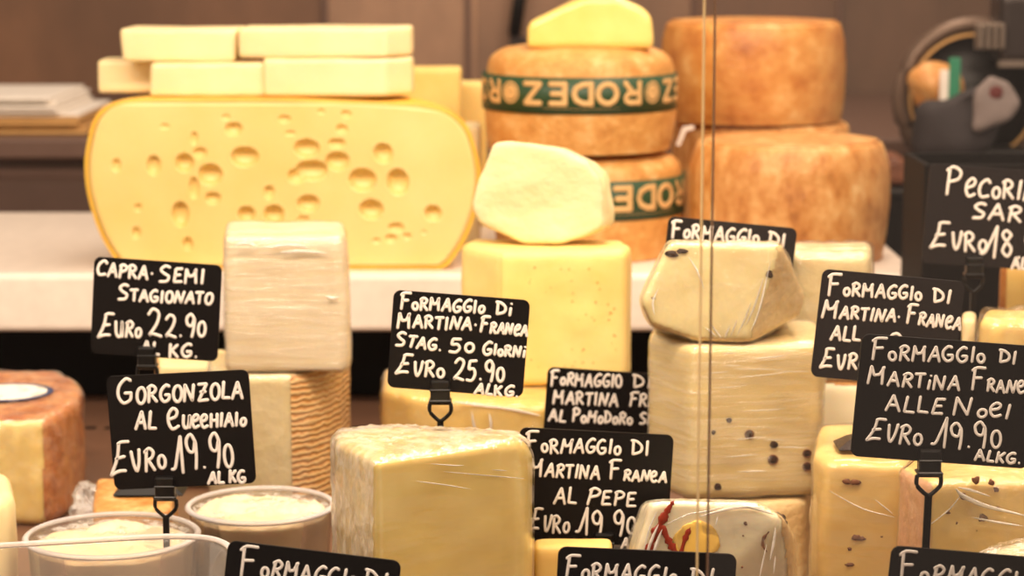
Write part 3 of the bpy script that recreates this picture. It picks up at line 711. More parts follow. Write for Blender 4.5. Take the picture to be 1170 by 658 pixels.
# stack C
Zc0 = zt(572, 1.75); Zc1 = zt(396, 1.75)
fD = [(741, 1.80), (788, 1.75), (936, 1.765), (941, 1.79), (930, 1.87), (750, 1.87)]
cheese_thing('cheese_block', 'pale cheese at the bottom of the stack beside the glass joint', foot_pts([(780, 1.80), (796, 1.755), (918, 1.76), (930, 1.79), (922, 1.86), (784, 1.86)], 0, Zc0-.0016, 620), M['tan'], .006, seed=17)
rD = cheese_thing('wrapped_cheese', 'film wrapped pale block dotted with peppercorns, middle of the stack behind the glass joint', foot_pts(fD, Zc0, [Zc1+.001, Zc1, Zc1, Zc1, Zc1, Zc1], 480), M['speck'], .006, wrap=M['wrap_bands'], seed=18, wfreq=(10, 10, 90), wwr=.0004)
AD, BD = (P(788, 480, 1.75).x, 1.75), (P(936, 480, 1.765).x, 1.765)
for k, (px, py, r) in enumerate(((856, 496, .0032), (884, 508, .0032), (883, 525, .0036), (922, 518, .0030), (922, 533, .0032), (820, 556, .003), (815, 494, .002), (833, 480, .0024))):
    put(from_bm('peppercorn', blob(onplane(px, py, AD, BD, .0002), r, None, .35, k, .15), M['pepper'], None, True), rD)
    bm = bmesh.new(); c = onplane(px, py, AD, BD, .0006)
    if k in (0, 2, 3, 4): tube_bm(bm, [c+Vector((r*1.05*math.cos(a), 0, r*1.05*math.sin(a))) for a in [2*PI*i/16 for i in range(17)]], .0006); put(from_bm('peppercorn_ring', bm, M['nut'], None, True), rD)
    else: bm.free()
# wedge on top
z0 = Zc1+.0016; pts = []
fr = [(765, 277), (893, 280), (917, 345), (912, 368), (858, 392), (800, 392), (745, 372), (733, 345)]
dzz = z0-P(800, 392, 1.76).z
for x, y in fr:
    q = P(x, y, 1.76); q.z = max(q.z+dzz, z0)
    if x > 900: q.y += .035; q.x = P(x, y, q.y).x
    pts.append(q)
    b = q.copy(); b.y = 1.85; b.z = max(z0, b.z-.014); b.x = P(830, y, 1.8).x+(q.x-P(830, y, 1.8).x)*.92; pts.append(b)
pts.append(Vector((P(856, 385, 1.755).x, 1.757, z0+.006)))
xq = P(868, 340, 1.76).x
rW = cheese_thing('wrapped_cheese', 'film wrapped wedge with olive specks, topmost of the stack behind the glass joint', pts, M['pale'], .004,
  [('rind', lambda c, n: (n.x > .42 or n.z < -.35) , .0006, M['tan'])], M['wrap'], seed=19, wwr=.0010, wfreq=(90, 90, 40), woff=.0016, voxel=.0026)
for k, (px, py, r) in enumerate(((768, 290, (.0055, .0026)), (779, 287, (.0042, .0022)), (878, 313, (.0042, .0034)), (854, 340, (.0022, .0026)), (747, 341, (.0022, .0012)))):
    put(from_bm('olive_speck', blob(P(px, py, 1.7595), r, None, .3, k, .3), M['pepper'], None, True), rW)
# stained wedge in front
pts = []
fr = [(744, 573), (775, 571), (866, 575), (896, 592), (907, 625), (912, 760), (722, 760), (728, 625)]
for x, y in fr:
    q = P(x, y, 1.56); q.z = max(q.z, .0); 
    if x > 900: q.y = 1.59; q.x = P(x, y, q.y).x
    pts.append(q); b = q.copy(); b.y = 1.65; b.z = max(0, b.z-.024); b.x = q.x*.97+.002; pts.append(b)
rS = cheese_thing('wrapped_cheese', 'small wrapped ivory cheese streaked with red chili and saffron, low at the glass joint', pts, M['redst'], .004,
  [('rind', lambda c, n: n.x > .5, .0006, M['tan'])], M['wrap'], seed=20, wwr=.0008, wfreq=(120, 120, 30), voxel=.0024)
def streak(pxs, w0, mat, nm, root, d):
    bm = bmesh.new(); pp = catmull([P(x, y, d) for x, y in pxs], 5); n = len(pp)
    tube_bm(bm, pp, w0, 8, (Vector((0, -1, 0)), .25), [w0*(.25+1.6*abs(noise.noise(p*260))+.35*math.sin(PI*i/(n-1))) for i, p in enumerate(pp)])
    return put(from_bm(nm, bm, mat, None, True), root)
for pl, wdd in ((((740, 632), (748, 612), (755, 598), (761, 586), (768, 575)), .0030), (((755, 600), (764, 618), (772, 632), (776, 645)), .0026), (((776, 640), (782, 618), (788, 604)), .0020), (((734, 650), (742, 630)), .002)):
    streak(pl, wdd, M['chili'], 'chili_streak', rS, 1.5585)
put(from_bm('saffron_patch', blob(P(797, 617, 1.5592), (.0150, .0130), None, .03, 3, .25, 3), M['saffron'], None, True), rS)
for k, (px, py, r) in enumerate(((852, 598, .0014), (849, 612, .0007), (848, 648, .0009))):
    put(from_bm('pepper_speck', blob(P(px, py, 1.5595), r, None, .4, k, .3), M['nut'], None, True), rS)
streak(((878, 608), (872, 616), (872, 624), (876, 630)), .0011, M['nut'], 'crack', rS, 1.5592)
streak(((886, 588), (893, 592), (897, 600)), .0026, M['pepper'], 'crack', rS, 1.574)
# small golden piece under the pepe sign
cheese_thing('cheese_piece', 'golden cheese corner low between the front block and lower signs', foot_pts([(609, 1.615), (700, 1.615), (700, 1.642), (609, 1.642)], 0, zt(622, 1.62), 640), M['amber'], .004, seed=21)
# right group
Zg = zt(531, 1.62)
rG = cheese_thing('cheese_block', 'tall golden block with dark nut bits beside the peppercorn stack', foot_pts([(926, 1.66), (940, 1.63), (1034, 1.62), (1044, 1.65), (1040, 1.76), (934, 1.76)], 0, Zg, 600), M['truffle'], .006, seed=22, wrap=M['wrap_front'])
AG, BG = (P(940, 600, 1.63).x, 1.63), (P(1034, 600, 1.62).x, 1.62)
for k, (px, py, r) in enumerate(((968, 550, (.0028, .0016)), (977, 551, (.003, .0018)), (979, 614, (.0032, .0018)), (986, 615, (.0026, .0012)), (971, 627, (.0014, .001)), (972, 645, (.003, .0012)), (1008, 613, (.0012, .0008)))):
    r = (r[0]*1.25, r[1]*1.3)
    put(from_bm('nut_piece', blob(onplane(px, py, AG, BG, .0003), r, None, .3, k, .3), M['nut'], None, True), rG)
rH = cheese_thing('wrapped_cheese', 'wrapped nut cheese with pink rind under the 19.90 walnut sign', foot_pts([(1024, 1.575), (1058, 1.53), (1180, 1.53), (1260, 1.55), (1260, 1.612), (1042, 1.612)], 0, zt(550, 1.531), 600), M['truffle'], .006,
  [('rind', lambda c, n: n.x < -.35 and n.z < .8, .0007, M['pinkrind'])], M['wrap'], seed=23, wwr=.0016, voxel=.0026)
AH, BH = (P(1058, 600, 1.53).x, 1.53), (P(1180, 600, 1.53).x, 1.53)
for k, (px, py, r) in enumerate(((1101, 567, .0019), (1122, 592, .0024), (1093, 597, .0012), (1116, 606, .0012), (1138, 559, .0014), (1083, 585, .0012), (1140, 581, .0010), (1115, 549, .0022), (1132, 551, .0016))):
    put(from_bm('nut_piece', blob(onplane(px, py, AH, BH, .0003), r*1.3, None, .3, k, .4), M['nut'], None, True), rH)
# cling film creases and glints: whitish strips with the shine put into their colour
def fold_glint(root, pxs, where, w_=.0005):
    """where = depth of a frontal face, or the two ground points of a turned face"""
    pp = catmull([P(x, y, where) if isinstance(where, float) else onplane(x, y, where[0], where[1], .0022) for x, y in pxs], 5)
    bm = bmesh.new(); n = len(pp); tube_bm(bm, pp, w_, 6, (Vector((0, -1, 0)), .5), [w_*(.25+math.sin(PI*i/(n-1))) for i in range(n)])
    put(from_bm('film_fold_glint', bm, M['fold_glint'], None, True), root)
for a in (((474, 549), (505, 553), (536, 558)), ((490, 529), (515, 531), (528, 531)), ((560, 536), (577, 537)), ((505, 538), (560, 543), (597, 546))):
    fold_glint(ff, a, (A3, B3), .00035)
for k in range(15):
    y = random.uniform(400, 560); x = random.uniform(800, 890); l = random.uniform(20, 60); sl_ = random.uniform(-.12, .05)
    fold_glint(rD, ((x, y), (x+l*.5, y+sl_*l*.4), (x+l, y+sl_*l)), (AD, BD), random.uniform(.0002, .0004))
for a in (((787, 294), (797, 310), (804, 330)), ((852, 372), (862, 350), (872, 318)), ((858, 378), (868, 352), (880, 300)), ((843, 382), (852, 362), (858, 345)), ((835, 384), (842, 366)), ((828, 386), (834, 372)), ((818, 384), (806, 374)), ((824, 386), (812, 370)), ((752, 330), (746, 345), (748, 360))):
    fold_glint(rW, a, 1.7565, .0006)
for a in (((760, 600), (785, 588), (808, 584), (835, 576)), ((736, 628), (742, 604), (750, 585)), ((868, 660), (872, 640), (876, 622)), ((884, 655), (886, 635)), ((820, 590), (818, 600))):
    fold_glint(rS, a, 1.5565, .0005)
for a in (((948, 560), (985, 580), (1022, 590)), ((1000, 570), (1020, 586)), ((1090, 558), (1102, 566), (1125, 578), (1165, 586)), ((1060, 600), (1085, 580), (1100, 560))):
    fold_glint(rG if a[0][0] < 1040 else rH, a, (AG, BG) if a[0][0] < 1040 else (AH, BH), .0004)
for a, w5 in ((((1092, 558), (1100, 566), (1125, 577), (1170, 588)), .0014), (((1094, 556), (1108, 559), (1130, 566)), .0008), (((1110, 590), (1140, 596), (1168, 600)), .0007)): fold_glint(rH, a, (AH, BH), w5)
for a in (((800, 590), (840, 580), (872, 580)), ((845, 578), (860, 580), (885, 588)), ((880, 640), (884, 620), (886, 604)), ((737, 640), (744, 618), (752, 600)), ((742, 645), (750, 622), (756, 606))): fold_glint(rS, a, 1.5565, .0009)
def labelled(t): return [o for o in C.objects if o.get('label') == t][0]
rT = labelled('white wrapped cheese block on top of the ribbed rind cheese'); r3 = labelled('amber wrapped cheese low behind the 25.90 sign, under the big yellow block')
for a in (((300, 283), (330, 280), (352, 283)), ((320, 288), (345, 287), (372, 289)), ((372, 338), (380, 341), (386, 339)), ((268, 280), (282, 278), (292, 281))): fold_glint(rT, a, 1.9475, .0011)
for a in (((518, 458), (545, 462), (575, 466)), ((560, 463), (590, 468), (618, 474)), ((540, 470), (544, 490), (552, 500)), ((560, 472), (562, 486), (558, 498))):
    fold_glint(r3, a, ((P(470, 500, 2.0).x, 2.0), (P(622, 500, 1.955).x, 1.955)), .0010)
# white domed wrapped cheese, bottom right
cxd, cyd, rd = P(1195, 680, 1.48).x, 1.459, .064
vs_, fs = lathe([(0, 0), (rd, 0), (rd*1.02, .05), (rd*.98, zt(640, cyd)-.018), (rd*.80, zt(640, cyd)-.004), (rd*.45, zt(640, cyd)+.006), (0, zt(640, cyd)+.009)], 64, 2*PI, 0, cxd, cyd)
bm = bmesh.new(); bm.from_mesh(mesh('w', vs_, fs)); bmesh.ops.remove_doubles(bm, verts=bm.verts[:], dist=1e-5); bmesh.ops.recalc_face_normals(bm, faces=bm.faces[:])
me = remesh(bm, .003); rt = thing('wrapped_cheese', 'white domed round cheese in crinkled film, bottom right corner', 'cheese', (cxd, cyd, 0))
wm = shell(me, .0012, 'plastic_wrap', .0022, (90, 90, 90), 3)
for v in wm.vertices: v.co.z = max(v.co.z, .0003)
put(link('paste', me, M['cream']), rt); put(link('plastic_wrap', wm, M['wrap_heavy']), rt)
# stack behind the walnut signs
Zi = zt(436, 1.90)
cheese_thing('cheese_block', 'pale block with brown top, low between peppercorn stack and walnut sign', foot_pts([(900, 1.90), (980, 1.895), (1000, 1.91), (1000, 1.99), (900, 1.99)], 0, Zi, 480), M['redst'], .006,
  [('rind', UPF, .0006, M['pec2'])], seed=24)
cheese_thing('wrapped_cheese', 'pale film wrapped block right of the olive wedge, in front of the brown wheel', foot_pts([(899, 1.90), (990, 1.895), (995, 1.91), (995, 1.98), (899, 1.98)], Zi+.0006, zt(290, 1.90), 350), M['cream'], .006, wrap=M['wrap'], seed=25, wwr=.0016)
# far right small cheeses
Zj = zt(366, 1.86)
cheese_thing('wrapped_cheese', 'yellow wrapped cheese at the right edge, between pecorino and walnut signs', foot_pts([(1117, 1.87), (1135, 1.855), (1230, 1.87), (1230, 1.92), (1124, 1.92)], 0, Zj, 400), M['gold'], .007, wrap=M['wrap'], seed=26, wwr=.0026)
cheese_thing('cheese_piece', 'small pale piece left of the yellow wrapped cheese at right edge', foot_pts([(1098, 1.93), (1114, 1.93), (1114, 1.97), (1098, 1.97)], 0, zt(364, 1.93), 400), M['cream'], .003, seed=27)
cheese_thing('cheese_block', 'orange brown cheese behind the lower edge of the pecorino sign', foot_pts([(1143, 2.08), (1260, 2.08), (1260, 2.2), (1143, 2.2)], 0, zt(300, 2.08), 350), M['amber'], .006, [('rind', lambda c, n: n.x < -.4, .0008, M['pec'])], seed=28)
# black bin behind the pecorino sign
bx0, bx1 = P(1054, 300, 2.28).x, P(1300, 300, 2.28).x
bb = thing('black_bin', 'black open bin standing behind the pecorino sign', 'bin', ((bx0+bx1)/2, 2.34, 0))
zb = zt(188, 2.28); bm = box_bm(bx0, bx1, 2.28, 2.286, 0, zb, .001, 1)
box_bm(bx0, bx0+.006, 2.286, 2.40, 0, zb, .001, 1, bm); box_bm(bx1-.006, bx1, 2.286, 2.40, 0, zb, .001, 1, bm); box_bm(bx0, bx1, 2.40, 2.406, 0, zb, .001, 1, bm); box_bm(bx0+.006, bx1-.006, 2.286, 2.40, 0, .005, 0, 1, bm)
put(from_bm('bin_body', bm, M['blackback']), bb)
# ================================================================== LEFT GROUP
ZL = zt(478, 1.98)
fL = [(-60, 2.0), (-20, 1.985), (46, 1.98), (62, 1.994), (76, 2.018), (87, 2.05), (93, 2.085), (95, 2.12), (91, 2.16), (70, 2.2), (-60, 2.2)]
xl = P(46, 540, 1.98).x
rL = cheese_thing('rustic_cheese', 'cut yellow cheese with rough brown rind and round paper label, far left', foot_pts(fL, 0, ZL, 520), M['gold'], .009,
  [('rind', lambda c, n: (c.x > xl+.002 and n.z < .8) or n.z > .8, .0010, M['rustic'])], M['wrap'], seed=31, wwr=.0022)
cl = Vector((P(8, 458, 2.08).x, 2.085, ZL+.0018)); R0 = .042
def disc(c, r0, r1, mat, nm, z, n=48):
    vs_, fs = [], []
    for i in range(n):
        a = 2*PI*i/n
        for r in (r0, r1): vs_.append((c.x+r*math.cos(a), c.y+r*math.sin(a)*1.0, c.z+z)); vs_.append((c.x+r*math.cos(a), c.y+r*math.sin(a), c.z+z+.0004))
    for i in range(n):
        j = (i+1) % n; fs += [(i*4+1, i*4+3, j*4+3, j*4+1), (i*4+3, i*4+2, j*4+2, j*4+3)]
    return put(link(nm, mesh(nm, vs_, fs), mat, None, False), rL)
disc(cl, .0005, R0*.86, M['paper'], 'paper_label', .0002); disc(cl, R0*.86, R0, M['blue'], 'label_ring', .0003)
# crumpled film beside it
me = solid([P(84, 600, 1.93), P(86, 565, 1.95), P(98, 548, 1.96), P(120, 560, 1.95), P(140, 580, 1.94), P(142, 606, 1.93), P(90, 606, 2.0), P(130, 580, 2.0)], .004, .0022, .004, 60)
mn = min(v.co.z for v in me.vertices)
for v in me.vertices: v.co.z = max(.0006, v.co.z+noise.noise(v.co*90)*.006); v.co.x += noise.noise(v.co*110)*.006
o = link('crumpled_film', me, M['wrap_heavy']); tag(o, 'crumpled clear film lying right of the rustic brown rind cheese', 'plastic film')
cheese_thing('cheese_piece', 'pale cheese edge cut off by the lower left frame edge', foot_pts([(-50, 1.70), (8, 1.70), (18, 1.73), (14, 1.80), (-50, 1.80)], 0, zt(568, 1.705), 600), M['butter'], .012, seed=32)
# orange piece with the capra sign foot, small piece behind
ZO = zt(581, 1.79)
cheese_thing('cheese_piece', 'flat orange rind piece under the foot of the capra sign', foot_pts([(106, 1.79), (196, 1.79), (204, 1.88), (112, 1.90)], 0, ZO, 600), M['pec2'], .004, seed=33)
cheese_thing('cheese_piece', 'small pale cheese glimpsed between the capra and gorgonzola signs', foot_pts([(178, 2.12), (262, 2.12), (262, 2.2), (178, 2.2)], 0, zt(416, 2.12), 420), M['butter'], .005, [('rind', lambda c, n: n.x < -.5, .0006, M['pec2'])], seed=34)
# tubs
def tub(label, cx, cy, outline, zr, fill, wall_t=.0012, rimw=.004):
    root = thing('plastic_tub', label, 'tub', (cx, cy, 0), 'clear tubs of soft cheese')
    def ringv(s, z): return [Vector((cx+(x)*s, cy+y*s, z)) for x, y in outline]
    n = len(outline); rows = [ringv(.88, .0008), ringv(.91, .004), ringv(.97, zr-.003), ringv(.985, zr-.0015), ringv(.97, zr-.0015), ringv(.955, zr-.004), ringv(.90, .005), ringv(.87, .0024)]
    vs_ = [v for r in rows for v in r]; fs = []
    for k in range(len(rows)-1):
        for i in range(n): j = (i+1) % n; fs.append((k*n+i, k*n+j, (k+1)*n+j, (k+1)*n+i))
    fs.append(list(range(n))[::-1]); fs.append([7*n+i for i in range(n)])
    put(link('tub_wall', mesh('tub_wall', vs_, fs), M['tub']), root)
    bm = bmesh.new(); rr = ringv(1.0, zr)
    prof = [(-.0, -.0022), (rimw*.6, -.0018), (rimw, 0), (rimw*.5, .0014), (0, .0018), (-.0012, 0)]
    rings = []
    for i in range(n):
        o_ = (rr[i]-Vector((cx, cy, zr))); o_.z = 0; o_.normalize()
        rings.append([bm.verts.new(rr[i]+o_*(a-rimw*.5)+Vector((0, 0, b))) for a, b in prof])
    for i in range(n):
        for k in range(6): bm.faces.new((rings[i][k], rings[i][(k+1) % 6], rings[(i+1) % n][(k+1) % 6], rings[(i+1) % n][k]))
    bmesh.ops.recalc_face_normals(bm, faces=bm.faces[:])
    put(from_bm('tub_rim', bm, M['tubrim'], None, True), root)
    # soft cheese filling with a lumpy top
    N = 26; vs_, fs = [], []; zbase = .004
    for i in range(n):
        vs_.append(Vector((cx+outline[i][0]*.86, cy+outline[i][1]*.86, zbase)))
    for q in range(N+1):
        s = (.88+.06*(fill/zr))*(1-q/N)
        for i in range(n):
            x, y = cx+outline[i][0]*s, cy+outline[i][1]*s; e = min(1, q/4)
            h = noise.noise(Vector((x*45, y*45, 0)))*.006+abs(noise.noise(Vector((x*120, y*120, 3))))*.004+noise.noise(Vector((x*18, y*18, 9)))*.006
            vs_.append(Vector((x, y, fill-.004*(1-e)+h*e)))
    for q in range(N+1):
        for i in range(n): j = (i+1) % n; fs.append((q*n+i, q*n+j, (q+1)*n+j, (q+1)*n+i))
    bm = bmesh.new(); bm.from_mesh(mesh('f', vs_, fs)); bmesh.ops.remove_doubles(bm, verts=bm.verts[:], dist=1e-5)
    bmesh.ops.recalc_face_normals(bm, faces=bm.faces[:])
    o = put(from_bm('soft_cheese', bm, M['gorg'], None, True), root); o['label'] = 'creamy white soft cheese filling'
    # loosely wrapped film over the top
    vs_, fs = [], []
    for q in range(13):
        s = .965*(1-q/12)
        for i in range(n):
            x, y = cx+outline[i][0]*s, cy+outline[i][1]*s
            vs_.append(Vector((x, y, zr-.004+(abs(noise.noise(Vector((x*70, y*70, 5))))*.006-.003)*min(1, q/2)*.8)))
    for q in range(12):
        for i in range(n): j = (i+1) % n; fs.append((q*n+i, q*n+j, (q+1)*n+j, (q+1)*n+i))
    return root, vs_, fs
circ = lambda r: [(r*math.cos(2*PI*i/64), r*math.sin(2*PI*i/64)) for i in range(64)]
def rrect(hx, hy, e, yaw, n=80):
    out = []
    for i in range(n):
        a = 2*PI*i/n; c, s = math.cos(a), math.sin(a)
        x = hx*abs(c)**(2/e)*(1 if c > 0 else -1); y = hy*abs(s)**(2/e)*(1 if s > 0 else -1)
        out.append((x*math.cos(yaw)-y*math.sin(yaw), x*math.sin(yaw)+y*math.cos(yaw)))
    return out
T1 = (P(298, 578, 1.80).x, 1.80)
zr1 = zt(577, 1.80)
r_, v_, f_ = tub('round clear tub of soft cheese below the ribbed rind cheese', T1[0], T1[1], circ(.0595), zr1, zr1-.004)
put(link('film_cover', mesh('film_cover', v_, f_), M['wrap_heavy']), r_)
T2 = (P(128, 610, 1.70).x, 1.70); zr2 = zt(611, 1.70)
r_, v_, f_ = tub('round clear tub of soft cheese pierced by the gorgonzola sign stem', T2[0], T2[1], circ(.066), zr2, zr2-.004)
put(link('film_cover', mesh('film_cover', v_, f_), M['wrap_heavy']), r_)
zr3 = zt(606, 1.562)
yaw3 = math.radians(13)
r_, v_, f_ = tub('large rectangular clear tub of soft cheese, bottom left front', -.290, 1.437, rrect(.114, .100, 5, yaw3), zr3, zr3-.026, rimw=.005)
# ================================================================== SIGNS
S = sign
S('black sign reading capra semi stagionato 22.90, left below the holed cheese', (108, 293), (254, 303), (102, 403), 1.84, [
  ('CAPRA-', 110, 315, 177, 320, 17, 15), ('SEMI', 182, 323, 236, 324, 19, 16), ('STAGIONATO', 135, 343, 244, 348, 18, 13),
  ('QURo', 112, 385, 163, 386, 28, 18), ('22.90', 169, 386, 238, 386, 32, 26), ('AL', 162, 404, 184, 405, 14), ('KG.', 193, 408, 228, 409, 15)],
  .00125, 168, ZO+.0012)
S('black sign reading gorgonzola al cucchiaio 19.90, standing in the left tub', (121, 430), (284, 422), (121, 560), 1.675, [
  ('GORGONZOLA', 134, 462, 280, 455, 28, 19), ('AL', 155, 491, 181, 490, 20), ('cUccHIAIo', 192, 490, 283, 486, 24, 15),
  ('QVRo', 127, 543, 193, 536, 38, 26), ('19.90', 197, 541, 271, 532, 42, 40), ('AL', 238, 553, 258, 552, 13), ('KG', 262, 552, 283, 551, 14)],
  .00125, 189, .012, False)
S('black sign reading formaggio di martina franca stag. 50 giorni 25.90', (450, 331), (606, 343), (442, 442), 1.68, [
  ('FoRMAGGIo', 457, 353, 555, 358, 19, 14), ('Di', 566, 359, 588, 361, 14), ('MARTINA-', 454, 374, 547, 378, 17, 14), ('FRANcA', 548, 379, 604, 384, 18, 12),
  ('STAG.', 452, 395, 506, 401, 16, 13), ('50', 513, 402, 545, 404, 16), ('GIoRNi', 551, 405, 602, 408, 15, 12),
  ('QVRo', 452, 428, 510, 432, 23, 18), ('25.90', 517, 434, 579, 436, 25, 24), ('ALKG.', 542, 450, 594, 454, 12)],
  .00115, 503, 0)
S('black sign reading al pomodoro, partly hidden behind the pepper sign', (626, 419), (775, 429), (619, 530), 1.888, [
  ('FoRMAGGIO', 629, 440, 712, 443, 18, 14), ('DI', 723, 443, 747, 444, 14), ('MARTINA', 632, 461, 708, 464, 15, 14), ('FRANcA', 719, 464, 785, 466, 16, 14),
  ('AL', 627, 481, 648, 482, 13), ('PoMoDoRo', 654, 482, 724, 485, 15, 13), ('SEcco', 731, 485, 772, 487, 13)],
  .00115, 690, 0)
S('black sign reading formaggio di martina franca al pepe 19.90', (594, 488), (770, 497), (588, 616), 1.668, [
  ('FoRMAGGIo', 601, 517, 711, 519, 25, 16), ('DI', 721, 519, 745, 520, 16), ('MARTINA', 604, 543, 687, 548, 20, 15), ('FRANcA', 696, 548, 763, 551, 22, 12),
  ('AL', 633, 575, 661, 576, 18), ('PEPE', 670, 576, 730, 579, 19, 16), ('QVRo', 603, 607, 652, 609, 26, 20), ('19.90', 658, 613, 730, 611, 31, 29), ('ALKG.', 710, 627, 752, 629, 12)],
  .00105, 690, 0)
S('black sign at lower left edge of frame reading formaggio di, below the tubs', (261, 617), (459, 641), (247, 760), 1.38, [
  ('FoRMAGGIo', 273, 657, 409, 672, 36, 20), ('DI', 414, 673, 444, 677, 22)], .00095, 350, 0)
S('black sign at the bottom centre reading formaggio di, below the chili streaked cheese', (638, 624), (842, 633), (630, 768), 1.40, [
  ('FoRMAGGIo', 645, 661, 775, 669, 28, 20), ('DI', 788, 669, 818, 671, 20)], .00095, 735, 0)
S('black sign at the bottom right corner reading formaggio', (1019, 623), (1222, 640), (1008, 768), 1.365, [
  ('FoRMAGGIo', 1027, 664, 1178, 676, 34, 22), ('DI', 1186, 677, 1206, 678, 20)], .00095, 1110, 0)
S('black sign reading formaggio di martina franca alle noci 19.90, right foreground', (985, 381), (1190, 396), (976, 521), 1.47, [
  ('FoRMAGGIo', 995, 411, 1128, 414, 25, 17), ('DI', 1141, 414, 1164, 416, 14), ('MARTiNA', 991, 439, 1099, 447, 20, 16), ('FRANcA', 1109, 446, 1184, 451, 26, 14),
  ('ALLE', 1012, 469, 1081, 474, 18), ('NocI', 1089, 475, 1157, 478, 20, 16), ('QVRo', 990, 503, 1056, 509, 26, 22), ('19.90', 1064, 513, 1148, 511, 34, 30), ('ALKG.', 1114, 526, 1168, 530, 12)],
  .00095, 1062, 0, True, 'plate', 1054, fw=.009)
S('black sign reading formaggio di martina franca, right, behind the walnut sign', (940, 307), (1103, 322), (930, 430), 1.668, [
  ('FoRMAGGIo', 945, 337, 1055, 343, 25, 15), ('DI', 1066, 345, 1089, 347, 15), ('MARTINA-', 939, 362, 1031, 369, 20, 14), ('FRANcA', 1035, 370, 1099, 377, 22, 14),
  ('ALL', 949, 388, 985, 390, 16), ('O', 1016, 394, 1032, 395, 14), ('QVRo', 937, 420, 992, 424, 23, 18)],
  .00115, 1000, Zg+.0024, 'smoke', 'plate_soft', 997)
S('dark sign reading pecorino sardo 18.90, cut off by the right frame edge', (1063, 187), (1225, 198), (1054, 300), 1.99, [
  ('PcCoRINo', 1080, 223, 1200, 231, 32, 21), ('SARDo', 1111, 250, 1206, 256, 18), ('QVRo', 1063, 285, 1130, 287, 30, 22), ('18.90', 1120, 294, 1206, 296, 36, 30), ('ALKG.', 1156, 307, 1200, 309, 13)],
  .00135, 1113, 0, True, 'plate_soft')
S('black sign reading formaggio di, behind the olive speck wedge', (764, 247), (911, 261), (752, 352), 1.885, [
  ('FoRMAGGIo', 767, 271, 869, 280, 20, 16), ('DI', 877, 280, 900, 283, 15)], .00125, 838, 0, True, 'plate_soft')
# ================================================================== BACKGROUND
# paper stack on the back counter
ps = thing('paper_stack', 'stack of cream and kraft wrapping sheets on the back counter, far left', 'paper', (P(20, 150, 3.4).x, 3.4, cz))
zz = cz+.0006
for k in range(9):
    x1_ = P(104-(k*5 if k > 4 else k*2)+random.uniform(-5, 5), 140, 3.4).x; th = .0055
    me = box_bm(P(-120, 140, 3.4).x, x1_, 3.35+random.uniform(-.01, .01), 3.62, zz, zz+th, .0015, 1)
    put(from_bm('paper_sheet', me, M['kraft' if k in (0, 1, 2, 3) else 'paper']), ps); zz += th+.0006
# dark utensil hanging on the wall
hb = bmesh.new(); tube_bm(hb, catmull([P(594, -60, 4.14), P(596, -20, 4.13), P(592, 10, 4.13), P(588, 40, 4.14)], 5), .012, 10, (Vector((0, -1, 0)), .6))
hr = thing('hanging_knife', 'dark knife handle hanging on the wall above the banded wheels', 'knife', P(592, 60, 4.13))
put(from_bm('handle', hb, M['slicer'], None, True), hr)
b3 = box_bm(P(582, 30, 4.13).x, P(602, 30, 4.13).x, 4.125, 4.13, P(592, 95, 4.13).z, P(592, 42, 4.13).z, .001, 1); put(from_bm('blade', b3, M['darksteel']), hr)
# slicer, back right
sd = 3.12
SZL = zt(216, 2.985)
st = thing('slicer_stand', 'black stand under the slicer, behind the pecorino sign', 'stand', (P(1110, 250, 3.1).x, 3.1, -1.0))
put(from_bm('stand_body', box_bm(P(992, 250, 3.0).x, P(1330, 250, 3.0).x, 2.985, 3.265, -1.0, SZL-.012, .004), M['blackback']), st)
put(from_bm('stand_top', box_bm(P(990, 250, 3.0).x, P(1334, 250, 3.0).x, 2.98, 3.27, SZL-.0115, SZL, .003), M['slicer']), st)
sl = thing('meat_slicer', 'dark slicer with a round blade guard, blurred at the top right', 'slicer', (P(1110, 200, sd).x, sd, SZL))
def ringtube(cpx, cpy, rpx, d, rt, a0, a1, mat, nm, root, n=40):
    c = P(cpx, cpy, d); r = rpx*d/F; bm = bmesh.new()
    tube_bm(bm, [c+Vector((r*math.cos(math.radians(a0+(a1-a0)*i/n)), 0, r*math.sin(math.radians(a0+(a1-a0)*i/n)))) for i in range(n+1)], rt, 10)
    return put(from_bm(nm, bm, mat, None, True), root)
ringtube(1112, 112, 84, sd, .011, 0, 359.9, M['ringm'], 'blade_guard', sl)
ringtube(1112, 112, 72, sd-.006, .0025, 0, 359.9, M['kraft'], 'guard_lip', sl)
vs_, fs = lathe([(0, -.004), (80*sd/F, -.002), (80*sd/F, .002), (0, .004)], 64); me = mesh('b', vs_, fs)
me.transform(Matrix.Translation(P(1112, 112, sd+.012)) @ Matrix.Rotation(PI/2, 4, 'X')); put(link('blade', me, M['slicer']), sl)
bm = box_bm(P(1062, 100, sd).x, P(1230, 100, sd).x, sd-.05, sd+.12, SZL+.001, zt(166, sd), .008); put(from_bm('base', bm, M['slicer']), sl)
bm = box_bm(P(1132, 30, sd).x, P(1230, 30, sd).x, sd-.06, sd+.02, zt(70, sd), zt(-10, sd), .012, 3); put(from_bm('motor_housing', bm, M['darksteel']), sl)
bm = bmesh.new()
for k in range(4): box_bm(P(1106+k*8, 40, sd).x, P(1111+k*8, 40, sd).x, sd-.075, sd-.062, zt(52, sd), zt(26, sd), .001, 1, bm)
box_bm(P(1104, 40, sd).x, P(1136, 40, sd).x, sd-.062, sd-.055, zt(54, sd), zt(24, sd), .001, 1, bm)
put(from_bm('ribbed_knob', bm, M['steel']), sl)
bm = box_bm(P(1130, 30, sd).x, P(1230, 30, sd).x, sd-.068, sd-.058, zt(74, sd), zt(66, sd), .001, 1); put(from_bm('housing_trim', bm, M['steel']), sl)
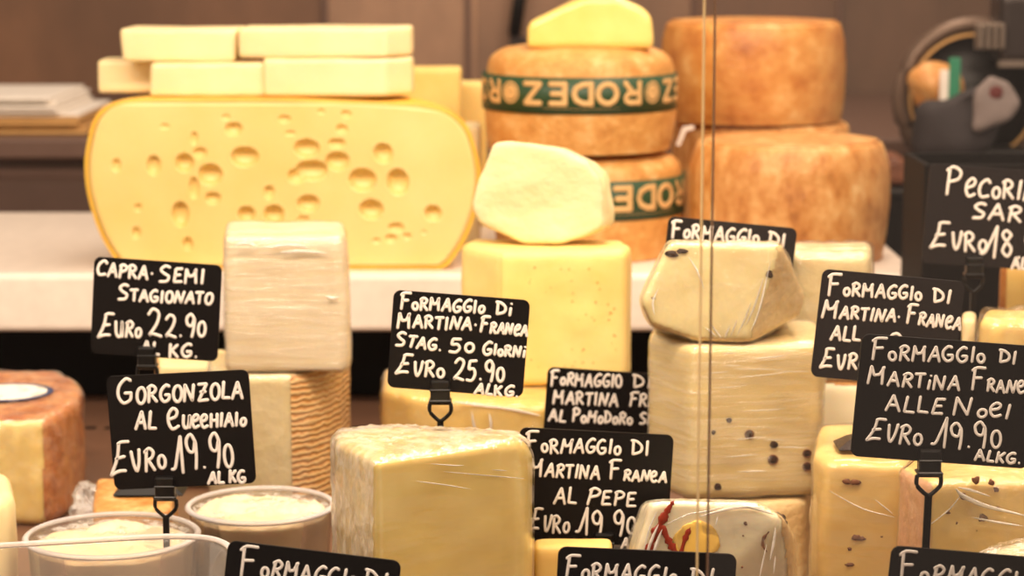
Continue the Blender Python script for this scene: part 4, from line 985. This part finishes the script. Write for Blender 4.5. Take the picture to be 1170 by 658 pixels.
# things near the slicer
ham = from_bm('cured_meat', blob(P(1070, 100, sd-.045), (.038, .034), None, .8, 4, .15, 3), M['pec2'], None, True)
hamr = thing('cured_meat', 'tan piece with white and green label held on the slicer', 'meat', P(1070, 128, sd-.045))
ham.name = 'meat_body'; put(ham, hamr)
put(from_bm('green_label', box_bm(P(1084, 90, sd-.085).x, P(1097, 90, sd-.085).x, sd-.087, sd-.083, zt(118, sd-.085), zt(66, sd-.085), .001, 1), M['teal']), hamr)
put(from_bm('white_label', box_bm(P(1074, 90, sd-.085).x, P(1084, 90, sd-.085).x, sd-.087, sd-.083, zt(118, sd-.085), zt(80, sd-.085), .001, 1), M['paper']), hamr)
pts = [P(x, y, sd-.14) for x, y in ((1060, 126), (1120, 100), (1130, 90), (1160, 98), (1166, 124), (1150, 135), (1130, 170), (1070, 160), (1050, 175))]
me = solid(pts+[p+Vector((0, .042, -.003)) for p in pts], .01, .006, .012, 22)
pk = thing('wrapped_pack', 'grey paper pack with a dark red spot lying against the slicer', 'pack', P(1140, 120, sd-.17))
m4 = solid([P(x, y, sd-.165) for x, y in ((1112, 150), (1116, 104), (1132, 88), (1150, 94), (1163, 118), (1152, 136), (1134, 140))]+[P(x, y, sd-.145) for x, y in ((1116, 148), (1120, 106), (1134, 92), (1150, 98), (1158, 118))], .004, .003, .003, 40)
put(link('paper_wrap', m4, plain('grey_pack_paper', (128, 116, 112), .8)), pk)
put(from_bm('red_spot', blob(P(1137, 106, sd-.169), (.011, .009), None, .08, 2, .2), plain('dark_red_mark', (92, 30, 28), .7), None, True), pk)
tag(link('crumpled_cloth', me, M['greyc']), 'crumpled grey cloth in front of the slicer, top right', 'cloth')
me = solid([P(x, y, 3.0)+Vector((0, dy, 0)) for x, y in ((1000, 199), (1003, 180), (1020, 160), (1040, 166), (1050, 185), (1052, 199)) for dy in (0, .08)], .010, .005, .002, 20)
zs_ = min(v.co.z for v in me.vertices); me.transform(Matrix.Translation((0, 0, SZL+.0005-zs_)))
zmn = min(v.co.z for v in me.vertices)
tag(link('dark_loaf', me, rind('dark_smoked', [(70, 40, 26), (110, 64, 40), (130, 80, 52)])), 'dark brown smoked piece behind the front brown wheel, right', 'smoked meat')
# ================================================================== FRONT GLASS
gdp = 1.25
xg0 = P(802, 330, gdp).x; xg1 = P(812, 330, gdp).x
def pane(name, x0, x1, mat, label, edge_x, emat, side):
    r = thing(name, label, 'glass pane', ((x0+x1)/2, gdp, -.03))
    put(from_bm('pane', box_bm(x0, x1, gdp, gdp+.005, -.03, .9), M[mat]), r)
    a, b = (edge_x-.0010, edge_x) if side > 0 else (edge_x, edge_x+.0010)
    o = put(from_bm('polished_edge', box_bm(a, b, gdp-.0003, gdp+.0053, -.03, .9, .0003, 1), M[emat]), r)
    return r
pane('glass_pane', -.9, xg0, 'glass', 'clear front glass pane left of the vertical joint', xg0, 'edge_a', 1)
pane('glass_pane', xg1, .9, 'glass_r', 'slightly hazy front glass pane right of the vertical joint', xg1, 'edge_b', -1)
rail = struct('trim_9', box_bm(-.95, .95, 1.225, 1.28, -.10, -.031, .003), M['darksteel'])
